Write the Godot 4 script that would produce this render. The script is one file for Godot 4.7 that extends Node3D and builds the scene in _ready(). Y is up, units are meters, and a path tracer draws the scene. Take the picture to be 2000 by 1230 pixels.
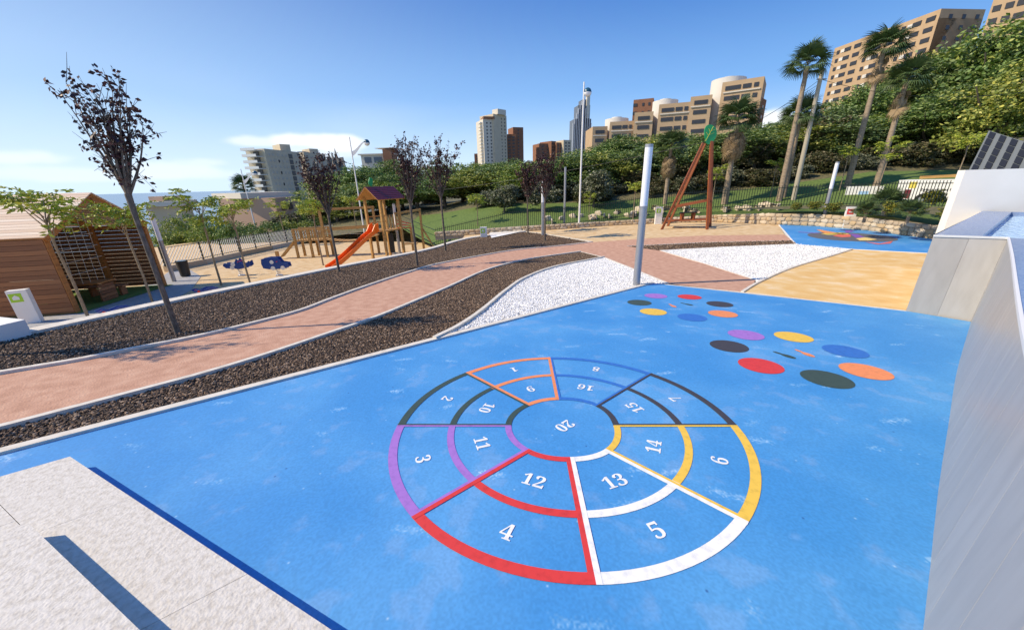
extends Node3D
# Hillside playground: painted court, gravel beds, play equipment, pool wall, city behind.

const F := 716.0            # focal length in pixels of the 2000 px wide photograph
const SUN_ELEV := 42.5
const SUN_AZ := 82.5        # where shadows point, clockwise from straight ahead (-z)
var CP := Vector3(0, 2.041, 0)
var cr: Vector3
var cu: Vector3
var cf: Vector3
var taken := {}
var rng := RandomNumberGenerator.new()
var M := {}

# ---------------------------------------------------------------- pixel -> place
func ray(px: float, py: float) -> Vector3:
	return cf * F + cr * (px - 1000.0) - cu * (py - 615.0)

func court_y(x: float, z: float) -> float:
	return -0.00616 * (x - 0.442) + 0.0676 * (z + 2.727)

func g1(x: float, z: float) -> float:      # upper ground: court plane levelling out farther back
	var a := court_y(x, z)
	var b := -0.68 + 0.035 * (clampf(x, -12.0, 14.0) - 10.0)
	var k := 0.22
	var h := maxf(k - absf(a - b), 0.0) / k
	return maxf(a, b) + h * h * k * 0.25

func low(x: float, z: float) -> float:     # playground terrace
	var b := -1.9 + 0.04 * (clampf(z, -40.0, 0.0) + 17.0)
	return lerpf(b, -1.05, smoothstep(-6.0, 2.0, x))

func hill(x: float, z: float) -> float:    # lawn and slope behind the fence
	var d := (-25.0 + 0.2 * x) - z
	var e := maxf(d - 9.0, 0.0)
	var q := clampf(x, 0.0, 26.0)
	return -0.86 - 1.5 * smoothstep(1.0, -10.0, x) - 6.0 * smoothstep(-12.0, -45.0, x) + 0.0028 * q * q + 0.14 * clampf(d, -6.0, 14.0) + minf(e, 60.0) * 0.085 * smoothstep(-2.0, 30.0, x)

func march(px: float, py: float, f: Callable) -> Vector3:
	var d := ray(px, py).normalized()
	var t := 0.5
	var last := 0.0
	while t < 90.0:
		var p := CP + d * t
		if p.y < f.call(p.x, p.z):
			break
		last = t
		t += 0.4
	for i in 18:
		var m := (last + t) * 0.5
		var p := CP + d * m
		if p.y < f.call(p.x, p.z): t = m
		else: last = m
	return CP + d * t

func og(px, py): return march(px, py, g1)
func ol(px, py): return march(px, py, low)
func oh(px, py): return march(px, py, hill)
func oc(px, py): return march(px, py, court_y)
func oy(px: float, py: float, y: float) -> Vector3:
	var d := ray(px, py)
	return CP + d * ((y - CP.y) / d.y)
func oz(px: float, py: float, depth: float) -> Vector3:
	var d := ray(px, py)
	return CP + d * (depth / -d.z)
func top_y(base: Vector3, px: float, py: float) -> float:   # height of the point over base that shows at that pixel
	var d := ray(px, py)
	var t := (base.x * d.x + base.z * d.z) / (d.x * d.x + d.z * d.z)
	return CP.y + d.y * t

func to_px(p: Vector3) -> Vector2:
	var d := p - CP
	var z := d.dot(cf)
	return Vector2(1000.0 + F * d.dot(cr) / z, 615.0 - F * d.dot(cu) / z)

func gpts(pix: Array, f: Callable) -> PackedVector2Array:
	var out := PackedVector2Array()
	for p in pix:
		var q := march(p[0], p[1], f)
		out.append(Vector2(q.x, q.z))
	return out

func smooth(p: PackedVector2Array, n := 5) -> PackedVector2Array:
	var out := PackedVector2Array()
	for i in p.size() - 1:
		var a := p[maxi(i - 1, 0)]
		var b := p[i]
		var c := p[i + 1]
		var d := p[mini(i + 2, p.size() - 1)]
		for k in n:
			out.append(b.cubic_interpolate(c, a, d, float(k) / n))
	out.append(p[p.size() - 1])
	return out

func joined(parts: Array) -> PackedVector2Array:
	var out := PackedVector2Array()
	for p in parts: out.append_array(p)
	return out
func rev(p: PackedVector2Array) -> PackedVector2Array:
	var q := p.duplicate()
	q.reverse()
	return q

# ---------------------------------------------------------------- materials
func lin(r: float, g: float, b: float) -> Color:
	return Color(r, g, b).linear_to_srgb()

func mat(c: Color, rough := 0.8, metal := 0.0) -> StandardMaterial3D:
	var m := StandardMaterial3D.new()
	m.albedo_color = c
	m.roughness = rough
	m.metallic = metal
	return m

func noise(freq: float, oct := 4, seed_ := 1, type := FastNoiseLite.TYPE_SIMPLEX_SMOOTH) -> FastNoiseLite:
	var n := FastNoiseLite.new()
	n.noise_type = type
	n.frequency = freq
	n.fractal_octaves = oct
	n.seed = seed_
	return n

# colour texture from stops [[t, Color(linear)]...] over tiling noise; sx stretches the grain along u
func ntex(size: int, freq: float, stops: Array, seed_ := 1, oct := 5, sx := 1.0, fine := 0.0) -> ImageTexture:
	var n := noise(freq, oct, seed_)
	var a := n.get_seamless_image(int(size / sx) if sx > 1.0 else size, size)
	if sx > 1.0: a.resize(size, size, Image.INTERPOLATE_CUBIC)
	var g := Gradient.new()
	g.offsets = PackedFloat32Array(stops.map(func(s): return s[0]))
	g.colors = PackedColorArray(stops.map(func(s): return s[1]))
	var img := Image.create(size, size, false, Image.FORMAT_RGB8)
	var r := RandomNumberGenerator.new()
	r.seed = seed_ + 99
	for y in size:
		for x in size:
			var v := a.get_pixel(x, y).r
			if fine > 0.0: v = clampf(v + (r.randf() - 0.5) * fine, 0.0, 1.0)
			img.set_pixel(x, y, g.sample(v).linear_to_srgb())
	img.generate_mipmaps()
	return ImageTexture.create_from_image(img)

func ntmp(size: int, freq: float, seed_: int, strength: float, oct := 5) -> ImageTexture:
	var im := noise(freq, oct, seed_).get_seamless_image(size, size)
	im.convert(Image.FORMAT_RGBA8)
	im.bump_map_to_normal_map(strength)
	return ImageTexture.create_from_image(im)

func tmat(tex: Texture2D, scale: float, rough := 0.85, bump: Texture2D = null, bs := 1.0) -> StandardMaterial3D:
	var m := StandardMaterial3D.new()
	m.albedo_texture = tex
	m.roughness = rough
	m.uv1_triplanar = true
	m.uv1_world_triplanar = true
	m.uv1_scale = Vector3.ONE * scale
	if bump:
		m.normal_enabled = true
		m.normal_texture = bump
		m.normal_scale = bs
	return m

# object-space triplanar (for things that are copied about)
func omat(tex: Texture2D, scale: Vector3, rough := 0.8) -> StandardMaterial3D:
	var m := tmat(tex, 1.0, rough)
	m.uv1_world_triplanar = false
	m.uv1_scale = scale
	return m

# ---------------------------------------------------------------- nodes
func numbered(n: String) -> String:
	if not taken.has(n):
		taken[n] = 0
		return n
	taken[n] += 1
	return "%s_%03d" % [n, taken[n]]

func tag(o: Node, label: String, cat := "", group := "", kind := "") -> void:
	if label: o.set_meta("label", label)
	if cat: o.set_meta("category", cat)
	if group: o.set_meta("group", group)
	if kind: o.set_meta("kind", kind)

func thing(called: String, label: String, cat: String, at := Vector3.ZERO, turn := 0.0, group := "") -> Node3D:
	var o := Node3D.new()
	o.name = numbered(called)
	add_child(o)
	o.position = at
	o.rotation.y = turn
	tag(o, label, cat, group)
	return o

func put(mesh: Mesh, called: String, m: Material, parent: Node = self, xf := Transform3D.IDENTITY) -> MeshInstance3D:
	var o := MeshInstance3D.new()
	o.name = numbered(called) if parent == self else called
	o.mesh = mesh
	if m: o.material_override = m
	o.transform = xf
	parent.add_child(o, true)
	return o

func done(st: SurfaceTool, called: String, m: Material, parent: Node = self) -> MeshInstance3D:
	return put(st.commit(), called, m, parent)

func begin() -> SurfaceTool:
	var st := SurfaceTool.new()
	st.begin(Mesh.PRIMITIVE_TRIANGLES)
	return st

func copy_of(o: Node3D, at: Vector3, turn := 0.0, label := "") -> Node3D:
	var c := o.duplicate()
	var base := String(o.name)
	c.name = numbered(base)
	add_child(c)
	c.position = at
	c.rotation.y = turn
	if label: c.set_meta("label", label)
	return c

# ---------------------------------------------------------------- shapes
func tri(st: SurfaceTool, a: Vector3, b: Vector3, c: Vector3) -> void:   # clockwise seen from outside
	var n := (c - a).cross(b - a).normalized()
	for p in [a, b, c]:
		st.set_normal(n)
		st.add_vertex(p)
func quad(st: SurfaceTool, a: Vector3, b: Vector3, c: Vector3, d: Vector3) -> void:
	tri(st, a, b, c)
	tri(st, a, c, d)

func box(st: SurfaceTool, c: Vector3, s: Vector3, b := Basis.IDENTITY) -> void:
	var m := BoxMesh.new()
	m.size = s
	st.append_from(m, 0, Transform3D(b, c))

func face_basis(dir: Vector3, up := Vector3.UP) -> Basis:    # x along dir, y as near up as it gets
	var x := dir.normalized()
	if absf(x.dot(up)) > 0.99: up = Vector3.BACK
	var z := x.cross(up).normalized()
	return Basis(x, z.cross(x).normalized(), z)

func beam(st: SurfaceTool, a: Vector3, b: Vector3, w: float, h: float, up := Vector3.UP) -> void:
	box(st, (a + b) * 0.5, Vector3(a.distance_to(b), h, w), face_basis(b - a, up))

func rod(st: SurfaceTool, a: Vector3, b: Vector3, r0: float, r1 := -1.0, sides := 10) -> void:
	var m := CylinderMesh.new()
	m.bottom_radius = r0
	m.top_radius = r0 if r1 < 0.0 else r1
	m.height = a.distance_to(b)
	m.radial_segments = sides
	m.rings = 0
	var y := (b - a).normalized()
	var x := y.cross(Vector3.RIGHT if absf(y.x) < 0.9 else Vector3.BACK).normalized()
	st.append_from(m, 0, Transform3D(Basis(x, y, x.cross(y)), (a + b) * 0.5))

func tube(st: SurfaceTool, pts: Array, radii: Array, sides := 8) -> void:
	var rings := []
	var x := Vector3.RIGHT
	for i in pts.size():
		var t: Vector3 = (pts[mini(i + 1, pts.size() - 1)] - pts[maxi(i - 1, 0)]).normalized()
		x = (x - t * x.dot(t)).normalized()
		if x.length() < 0.5: x = t.cross(Vector3.BACK).normalized()
		var y := t.cross(x)
		var ring := []
		for k in sides:
			var a := TAU * k / sides
			ring.append((x * cos(a) + y * sin(a)))
		rings.append(ring)
	for i in pts.size() - 1:
		for k in sides:
			var k2 := (k + 1) % sides
			var q := [[i, k], [i + 1, k], [i + 1, k2], [i, k], [i + 1, k2], [i, k2]]
			for e in q:
				st.set_normal(rings[e[0]][e[1]])
				st.add_vertex(pts[e[0]] + rings[e[0]][e[1]] * radii[e[0]])

# flat polygon (2D) swept along +z of xf by depth: boards, signs, cut-outs
func slab(st: SurfaceTool, poly: PackedVector2Array, depth: float, xf := Transform3D.IDENTITY) -> void:
	if Geometry2D.is_polygon_clockwise(poly): poly = rev(poly)
	var ix := Geometry2D.triangulate_polygon(poly)
	for k in range(0, ix.size(), 3):
		var p := [poly[ix[k]], poly[ix[k + 1]], poly[ix[k + 2]]]
		if (p[1] - p[0]).cross(p[2] - p[0]) < 0: p.reverse()
		tri(st, xf * Vector3(p[0].x, p[0].y, depth), xf * Vector3(p[2].x, p[2].y, depth), xf * Vector3(p[1].x, p[1].y, depth))
		tri(st, xf * Vector3(p[0].x, p[0].y, 0), xf * Vector3(p[1].x, p[1].y, 0), xf * Vector3(p[2].x, p[2].y, 0))
	for i in poly.size():
		var a := poly[i]
		var b := poly[(i + 1) % poly.size()]
		quad(st, xf * Vector3(a.x, a.y, 0), xf * Vector3(a.x, a.y, depth), xf * Vector3(b.x, b.y, depth), xf * Vector3(b.x, b.y, 0))

# polygon in plan laid on a height function, cut along a grid so that it follows the ground
func sheet(poly: PackedVector2Array, f: Callable, lift: float, called: String, m: Material, parent: Node = self, cell := 1.0) -> MeshInstance3D:
	var st := begin()
	lay(st, poly, f, lift, cell)
	return done(st, called, m, parent)

func lay(st: SurfaceTool, poly: PackedVector2Array, f: Callable, lift: float, cell := 1.0) -> void:
	var lo := poly[0]
	var hi := poly[0]
	for p in poly:
		lo = lo.min(p)
		hi = hi.max(p)
	var x0 := floori(lo.x / cell)
	var z0 := floori(lo.y / cell)
	for i in range(x0, ceili(hi.x / cell)):
		for j in range(z0, ceili(hi.y / cell)):
			var sq := PackedVector2Array([Vector2(i, j) * cell, Vector2(i + 1, j) * cell, Vector2(i + 1, j + 1) * cell, Vector2(i, j + 1) * cell])
			for piece in Geometry2D.intersect_polygons(poly, sq):
				var ix := Geometry2D.triangulate_polygon(piece)
				for k in range(0, ix.size(), 3):
					var v := []
					for e in 3:
						var q: Vector2 = piece[ix[k + e]]
						v.append(Vector3(q.x, f.call(q.x, q.y) + lift, q.y))
					if (v[2] - v[0]).cross(v[1] - v[0]).y < 0: v.reverse()
					tri(st, v[0], v[1], v[2])

# kerb: rectangular profile along a line in plan, top at f + up, going down to f - 0.15
func kerb(line: PackedVector2Array, f: Callable, w: float, up: float, called: String, m: Material, down := 0.15, parent: Node = self) -> MeshInstance3D:
	var st := begin()
	var L := []
	for i in line.size():
		var t := (line[mini(i + 1, line.size() - 1)] - line[maxi(i - 1, 0)]).normalized()
		var s := Vector2(-t.y, t.x) * w * 0.5
		var a := line[i] + s
		var b := line[i] - s
		var ya: float = f.call(line[i].x, line[i].y)
		L.append([Vector3(a.x, ya + up, a.y), Vector3(b.x, ya + up, b.y), Vector3(a.x, ya - down, a.y), Vector3(b.x, ya - down, b.y)])
	for i in L.size() - 1:
		var p: Array = L[i]
		var q: Array = L[i + 1]
		quad(st, p[1], q[1], q[0], p[0])
		quad(st, p[0], q[0], q[2], p[2])
		quad(st, q[1], p[1], p[3], q[3])
	for e in [[L[0], false], [L[L.size() - 1], true]]:
		var p: Array = e[0]
		if e[1]: quad(st, p[1], p[3], p[2], p[0])
		else: quad(st, p[0], p[2], p[3], p[1])
	return done(st, called, m, parent)

func scatter(poly: PackedVector2Array, f: Callable, count: int, s0: float, s1: float, cols: Array, called: String, m: Material, mesh: Mesh, parent: Node, lift := 0.0) -> void:
	var lo := poly[0]
	var hi := poly[0]
	for p in poly:
		lo = lo.min(p)
		hi = hi.max(p)
	var pts := []
	var guard := 0
	while pts.size() < count and guard < count * 40:
		guard += 1
		var p := Vector2(rng.randf_range(lo.x, hi.x), rng.randf_range(lo.y, hi.y))
		if Geometry2D.is_point_in_polygon(p, poly): pts.append(p)
	var mm := MultiMesh.new()
	mm.transform_format = MultiMesh.TRANSFORM_3D
	mm.use_colors = true
	mm.mesh = mesh
	mm.instance_count = pts.size()
	for i in pts.size():
		var p: Vector2 = pts[i]
		var s := rng.randf_range(s0, s1)
		var b := Basis(Vector3(rng.randfn(), rng.randfn(), rng.randfn() + 0.01).normalized(), rng.randf() * TAU).scaled(Vector3(s, s * rng.randf_range(0.6, 1.0), s))
		mm.set_instance_transform(i, Transform3D(b, Vector3(p.x, f.call(p.x, p.y) + lift + s * rng.randf_range(-0.1, 0.5), p.y)))
		var c: Color = cols[rng.randi() % cols.size()]
		var v := rng.randf_range(0.75, 1.25)
		mm.set_instance_color(i, Color(c.r * v, c.g * v, c.b * v))
	var o := MultiMeshInstance3D.new()
	o.name = called
	o.multimesh = mm
	o.material_override = m
	o.set_meta("kind", "stuff")
	parent.add_child(o, true)

func stone_mesh(seed_: int) -> ArrayMesh:
	var r := RandomNumberGenerator.new()
	r.seed = seed_
	var ico := SphereMesh.new()
	ico.radius = 0.5
	ico.height = 0.8
	ico.radial_segments = 6
	ico.rings = 2
	var st := SurfaceTool.new()
	st.create_from(ico, 0)
	var mdt := MeshDataTool.new()
	mdt.create_from_surface(st.commit(), 0)
	var moved := {}
	for i in mdt.get_vertex_count():
		var v := mdt.get_vertex(i)
		var key := v.snapped(Vector3.ONE * 0.01)
		if not moved.has(key): moved[key] = v * r.randf_range(0.7, 1.25)
		mdt.set_vertex(i, moved[key])
	var st2 := begin()
	st2.set_smooth_group(-1)
	for fc in mdt.get_face_count():
		for k in 3: st2.add_vertex(mdt.get_vertex(mdt.get_face_vertex(fc, k)))
	st2.generate_normals()
	return st2.commit()

# a cloud of small two-triangle leaves: pts = centres; normals random; optional colour list (linear)
func leaf_mesh(pts: PackedVector3Array, size0: float, size1: float, cols: Array, slim := 0.55, droop := 0.0, dirs: PackedVector3Array = PackedVector3Array()) -> ArrayMesh:
	var V := PackedVector3Array()
	var N := PackedVector3Array()
	var C := PackedColorArray()
	for i in pts.size():
		var p := pts[i]
		var d := Vector3(rng.randfn(), rng.randfn() * 0.7 - droop, rng.randfn()).normalized() if dirs.is_empty() else (dirs[i] + Vector3(rng.randfn(), rng.randfn(), rng.randfn()) * 0.35).normalized()
		var n := d.cross(Vector3(rng.randfn(), rng.randfn(), rng.randfn())).normalized()
		var s := n.cross(d) * slim * 0.5
		var l := rng.randf_range(size0, size1)
		var a := p
		var b := p + d * l * 0.45 + s * l + n * l * 0.06
		var c := p + d * l
		var e := p + d * l * 0.45 - s * l + n * l * 0.06
		var col: Color = cols[rng.randi() % cols.size()]
		var k := rng.randf_range(0.7, 1.3)
		col = Color(col.r * k, col.g * k, col.b * k)
		for q in [a, b, c, a, c, e]:
			V.append(q)
			N.append(n)
			C.append(col)
	var arr := []
	arr.resize(Mesh.ARRAY_MAX)
	arr[Mesh.ARRAY_VERTEX] = V
	arr[Mesh.ARRAY_NORMAL] = N
	arr[Mesh.ARRAY_COLOR] = C
	var m := ArrayMesh.new()
	m.add_surface_from_arrays(Mesh.PRIMITIVE_TRIANGLES, arr)
	return m

func leaf_mat(back: Color, rough := 0.55) -> StandardMaterial3D:
	var m := mat(Color.WHITE, rough)
	m.vertex_color_use_as_albedo = true
	m.backlight_enabled = true
	m.backlight = back
	m.cull_mode = BaseMaterial3D.CULL_DISABLED
	return m


# ---------------------------------------------------------------- scene
func _ready() -> void:
	rng.seed = 7
	var pitch := deg_to_rad(19.77)
	var roll := deg_to_rad(-1.5)
	cf = Vector3(0, -sin(pitch), -cos(pitch))
	var u0 := Vector3(0, cos(pitch), -sin(pitch))
	cr = Vector3.RIGHT * cos(roll) + u0 * sin(roll)
	cu = -Vector3.RIGHT * sin(roll) + u0 * cos(roll)
	var cam := Camera3D.new()
	cam.name = "camera"
	cam.transform = Transform3D(Basis(cr, cu, -cf), CP)
	cam.fov = rad_to_deg(2.0 * atan(615.0 / F))
	cam.near = 0.05
	cam.far = 60000.0
	add_child(cam)
	var we := WorldEnvironment.new()
	var env := Environment.new()
	env.background_mode = Environment.BG_SKY
	env.sky = make_sky()
	env.background_energy_multiplier = 1.15
	env.tonemap_mode = Environment.TONE_MAPPER_LINEAR
	env.tonemap_exposure = 1.12
	env.sdfgi_enabled = true
	env.ssao_enabled = true
	env.ssil_enabled = true
	we.environment = env
	add_child(we)
	var sun := DirectionalLight3D.new()
	sun.name = "sun"
	var el := deg_to_rad(SUN_ELEV)
	var az := deg_to_rad(SUN_AZ)
	var ld := Vector3(cos(el) * sin(az), -sin(el), -cos(el) * cos(az))
	sun.basis = Basis.looking_at(ld)
	sun.light_energy = 1.55
	sun.light_color = Color(1.0, 0.93, 0.82)
	sun.light_angular_distance = 0.55
	sun.shadow_enabled = true
	add_child(sun)
	make_materials()
	ground()
	court_markings()
	steps()
	pool()
	back_walls()
	playground()
	light_columns()
	trees()
	city()
	street_things()

func make_sky() -> Sky:
	var w := 1536
	var h := 768
	var img := Image.create(w, h, false, Image.FORMAT_RGB8)
	var fb := noise(0.012, 5, 5)
	var big := noise(0.004, 3, 9)
	# cloud banks: [azimuth deg (0 = ahead, + right), elevation, half width, half height, strength]
	var banks := []
	for p in [[500, 277, 38, 6, 0.6], [600, 274, 50, 9, 0.95], [668, 285, 34, 12, 0.95], [640, 300, 50, 10, 0.45], [350, 335, 60, 10, 0.45], [400, 318, 30, 6, 0.35], [20, 308, 40, 8, 0.5], [150, 345, 60, 6, 0.35], [410, 340, 30, 8, 0.4], [1515, 240, 26, 13, 1.0], [1500, 262, 30, 10, 0.9], [60, 340, 60, 8, 0.35], [1000, 330, 500, 10, 0.12]]:
		var d := ray(p[0], p[1]).normalized()
		banks.append([rad_to_deg(atan2(d.x, -d.z)), rad_to_deg(asin(d.y)), p[2] / F * 57.3, p[3] / F * 57.3, p[4]])
	var hz := Color(0.58, 0.73, 0.88)
	var mid := Color(0.20, 0.42, 0.78)
	var top := Color(0.04, 0.165, 0.51)
	for y in h / 2:
		var elv := 90.0 - 180.0 * (y + 0.5) / h
		var t := elv / 90.0
		var c0 := hz.lerp(mid, smoothstep(0.0, 0.13, t)).lerp(top, smoothstep(0.07, 0.27, t))
		for x in w:
			var azm := wrapf((x + 0.5) / w * 360.0, -180.0, 180.0)
			var c := c0
			# paler towards the sun's side
			var sd := wrapf(azm - (SUN_AZ - 180.0), -180.0, 180.0)
			var glow := exp(-sd * sd / 5000.0) * exp(-elv * elv / 1600.0)
			c = c.lerp(Color(0.66, 0.80, 0.93), glow * 0.62)
			if elv < 30.0:
				var v := fb.get_noise_2d(azm * 8.0, elv * 16.0) * 0.5 + 0.5
				var a := 0.0
				for b in banks:
					var dx: float = wrapf(azm - b[0], -180.0, 180.0) / b[2]
					var dy: float = (elv - b[1]) / b[3]
					if dy < 0.0: dy *= 1.3
					var r2 := dx * dx + dy * dy
					if r2 < 5.0:
						var e: float = clampf(1.25 - r2 * 0.62 + (v - 0.5) * 2.4, 0.0, 1.0)
						a = maxf(a, e * e * (3.0 - 2.0 * e) * b[4])
				var wisp := clampf((big.get_noise_2d(azm * 3.0, elv * 14.0) - 0.12) * 1.6, 0.0, 1.0) * smoothstep(16.0, 3.0, elv) * 0.3
				a = maxf(a, wisp)
				c = c.lerp(Color(0.87, 0.90, 0.94), a)
			img.set_pixel(x, y, c.linear_to_srgb())
	var flat := hz.linear_to_srgb()
	img.fill_rect(Rect2i(0, h / 2, w, h / 2), flat)
	var pm := PanoramaSkyMaterial.new()
	pm.panorama = ImageTexture.create_from_image(img)
	var sky := Sky.new()
	sky.sky_material = pm
	return sky

func court_tex() -> ImageTexture:
	var n := 1024
	var a := noise(0.006, 4, 3).get_seamless_image(n, n)
	var b := noise(0.03, 4, 8).get_seamless_image(n, n)
	var img := Image.create(n, n, false, Image.FORMAT_RGB8)
	var r := RandomNumberGenerator.new()
	r.seed = 4
	for y in n:
		for x in n:
			var v := a.get_pixel(x, y).r
			var w := b.get_pixel(x, y).r
			var c := Color(0.05, 0.255, 0.585).lerp(Color(0.095, 0.33, 0.65), clampf((v - 0.3) * 1.6, 0.0, 1.0))
			c = c.lerp(Color(0.30, 0.43, 0.64), clampf((v * 0.45 + w * 0.75 - 0.73) * 1.8, 0.0, 0.2))
			var k := 1.0 + (r.randf() - 0.5) * 0.22
			img.set_pixel(x, y, Color(c.r * k, c.g * k, c.b * k).linear_to_srgb())
	for i in 260:      # scuffs and chalky scrapes
		var p := Vector2(r.randf() * n, r.randf() * n)
		var d := Vector2.from_angle(r.randf_range(-0.5, 0.5)) * r.randf_range(4, 26)
		var s := r.randf_range(0.12, 0.45)
		for k in int(d.length() * 6):
			var q := p + d * r.randf() + Vector2(r.randfn(), r.randfn()) * 1.8
			var ix := posmod(int(q.x), n)
			var iy := posmod(int(q.y), n)
			img.set_pixel(ix, iy, img.get_pixel(ix, iy).lerp(Color(0.80, 0.86, 0.93), s))
	for i in 500:
		var ix := r.randi() % n
		var iy := r.randi() % n
		img.set_pixel(ix, iy, img.get_pixel(ix, iy).lerp(Color(0.9, 0.92, 0.95) if i % 3 else Color(0.05, 0.12, 0.3), 0.6))
	return ImageTexture.create_from_image(img)

func make_materials() -> void:
	M.court = tmat(court_tex(), 1.0 / 11.0, 0.62)
	M.concrete = tmat(ntex(512, 0.02, [[0.0, Color(0.52, 0.47, 0.39)], [0.45, Color(0.66, 0.61, 0.52)], [1.0, Color(0.74, 0.70, 0.61)]], 11, 5, 1.0, 0.35), 0.7, 0.9)
	M.granite = tmat(ntex(512, 0.05, [[0.0, Color(0.46, 0.42, 0.36)], [0.4, Color(0.58, 0.55, 0.49)], [0.6, Color(0.63, 0.60, 0.545)], [1.0, Color(0.68, 0.655, 0.60)]], 12, 6, 1.0, 0.28), 0.8, 0.85, ntmp(512, 0.12, 5, 4.0), 0.3)
	M.path = tmat(ntex(512, 0.02, [[0.0, Color(0.40, 0.215, 0.14)], [0.5, Color(0.51, 0.29, 0.195)], [1.0, Color(0.60, 0.38, 0.265)]], 13, 6, 1.0, 0.38), 0.37, 0.95, ntmp(512, 0.2, 6, 3.0), 0.4)
	M.sand = tmat(ntex(512, 0.012, [[0.0, Color(0.50, 0.33, 0.16)], [0.45, Color(0.60, 0.43, 0.23)], [1.0, Color(0.68, 0.53, 0.33)]], 14, 5, 1.0, 0.2), 0.3, 0.95, ntmp(512, 0.08, 7, 3.0), 0.5)
	M.ochre = tmat(ntex(512, 0.012, [[0.0, Color(0.62, 0.37, 0.12)], [0.42, Color(0.67, 0.44, 0.17)], [0.7, Color(0.70, 0.50, 0.24)], [1.0, Color(0.74, 0.60, 0.40)]], 15, 6, 1.0, 0.3), 0.22, 0.95)
	M.soil = tmat(ntex(512, 0.08, [[0.0, Color(0.018, 0.014, 0.011)], [0.5, Color(0.05, 0.037, 0.028)], [1.0, Color(0.12, 0.095, 0.075)]], 16, 4, 1.0, 0.5), 0.8, 0.95)
	M.whitebed = tmat(ntex(512, 0.1, [[0.0, Color(0.45, 0.45, 0.44)], [0.5, Color(0.72, 0.72, 0.71)], [1.0, Color(0.85, 0.85, 0.84)]], 17, 4, 1.0, 0.4), 0.8, 0.9)
	M.paver = tmat(ntex(512, 0.03, [[0.0, Color(0.24, 0.24, 0.24)], [0.5, Color(0.34, 0.34, 0.335)], [1.0, Color(0.44, 0.435, 0.43)]], 18, 5, 3.0, 0.2), 0.6, 0.8)
	M.turf = tmat(ntex(256, 0.1, [[0.0, Color(0.06, 0.11, 0.015)], [0.5, Color(0.12, 0.20, 0.03)], [1.0, Color(0.18, 0.27, 0.05)]], 19, 4, 1.0, 0.5), 1.0, 0.95)
	M.lawn = tmat(ntex(512, 0.03, [[0.0, Color(0.045, 0.085, 0.015)], [0.5, Color(0.10, 0.16, 0.028)], [1.0, Color(0.16, 0.21, 0.05)]], 20, 5, 1.0, 0.5), 0.25, 0.95)
	M.scrub = tmat(ntex(512, 0.03, [[0.0, Color(0.05, 0.06, 0.02)], [0.5, Color(0.12, 0.11, 0.05)], [1.0, Color(0.22, 0.18, 0.10)]], 21, 5, 1.0, 0.4), 0.2, 0.95)
	M.stonegrain = ntex(256, 0.04, [[0.0, Color(0.75, 0.68, 0.58)], [0.5, Color(0.95, 0.93, 0.9)], [1.0, Color(1, 1, 1)]], 22, 5, 1.0, 0.25)
	M.stones = []
	for c in [Color(0.52, 0.42, 0.29), Color(0.60, 0.50, 0.36), Color(0.56, 0.42, 0.25), Color(0.64, 0.56, 0.44), Color(0.48, 0.40, 0.30)]:
		var m := omat(M.stonegrain, Vector3.ONE * 1.3, 0.9)
		m.albedo_color = c.linear_to_srgb()
		M.stones.append(m)
	M.mortar = mat(lin(0.36, 0.30, 0.22), 0.95)
	var grain := ntex(512, 0.03, [[0.0, Color(0.5, 0.42, 0.36)], [0.5, Color(0.85, 0.82, 0.78)], [1.0, Color(1.0, 1.0, 1.0)]], 23, 5, 10.0, 0.12)
	M.grain = grain
	M.planks = []
	for c in [Color(0.27, 0.115, 0.048), Color(0.33, 0.145, 0.06), Color(0.23, 0.095, 0.040), Color(0.37, 0.17, 0.075)]:
		var m := omat(grain, Vector3(0.5, 3.0, 3.0), 0.65)
		m.albedo_color = c.linear_to_srgb()
		M.planks.append(m)
	M.beamwood = omat(grain, Vector3(0.6, 0.6, 0.6), 0.6)
	M.beamwood.albedo_color = lin(0.46, 0.19, 0.05)
	M.roofboards = []
	for c in [Color(0.74, 0.58, 0.45), Color(0.80, 0.66, 0.53), Color(0.70, 0.54, 0.41), Color(0.82, 0.70, 0.58)]:
		var m := omat(grain, Vector3(0.4, 3.0, 3.0), 0.75)
		m.albedo_color = c.linear_to_srgb()
		M.roofboards.append(m)
	M.pine = omat(grain, Vector3(0.8, 0.8, 0.8), 0.6)
	M.pine.albedo_color = lin(0.52, 0.31, 0.10)
	M.redwood = omat(grain, Vector3(0.8, 0.8, 0.8), 0.55)
	M.redwood.albedo_color = lin(0.30, 0.085, 0.025)
	M.rope = mat(lin(0.62, 0.58, 0.50), 0.9)
	M.white = mat(lin(0.80, 0.79, 0.76), 0.7)
	M.render_white = tmat(ntex(256, 0.01, [[0.0, Color(0.74, 0.73, 0.69)], [1.0, Color(0.82, 0.81, 0.78)]], 24, 4, 1.0, 0.1), 0.3, 0.85)
	M.galv = mat(lin(0.36, 0.37, 0.39), 0.45, 0.5)
	M.lampwhite = mat(lin(0.78, 0.79, 0.82), 0.35)
	M.black = mat(lin(0.012, 0.014, 0.014), 0.5)
	M.fence = mat(lin(0.012, 0.022, 0.018), 0.45)
	M.orange = mat(lin(0.86, 0.17, 0.015), 0.35)
	M.maroon = mat(lin(0.16, 0.012, 0.03), 0.45)
	M.blueboard = mat(lin(0.015, 0.06, 0.27), 0.4)
	M.whiteboard = mat(lin(0.78, 0.77, 0.74), 0.5)
	M.red = mat(lin(0.68, 0.04, 0.03), 0.5)
	M.lime = mat(lin(0.36, 0.62, 0.03), 0.5)
	M.leafgreen = mat(lin(0.015, 0.32, 0.10), 0.45)
	M.yellowline = mat(lin(0.75, 0.62, 0.10), 0.5)
	M.slat = mat(lin(0.40, 0.41, 0.42), 0.55)
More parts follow.
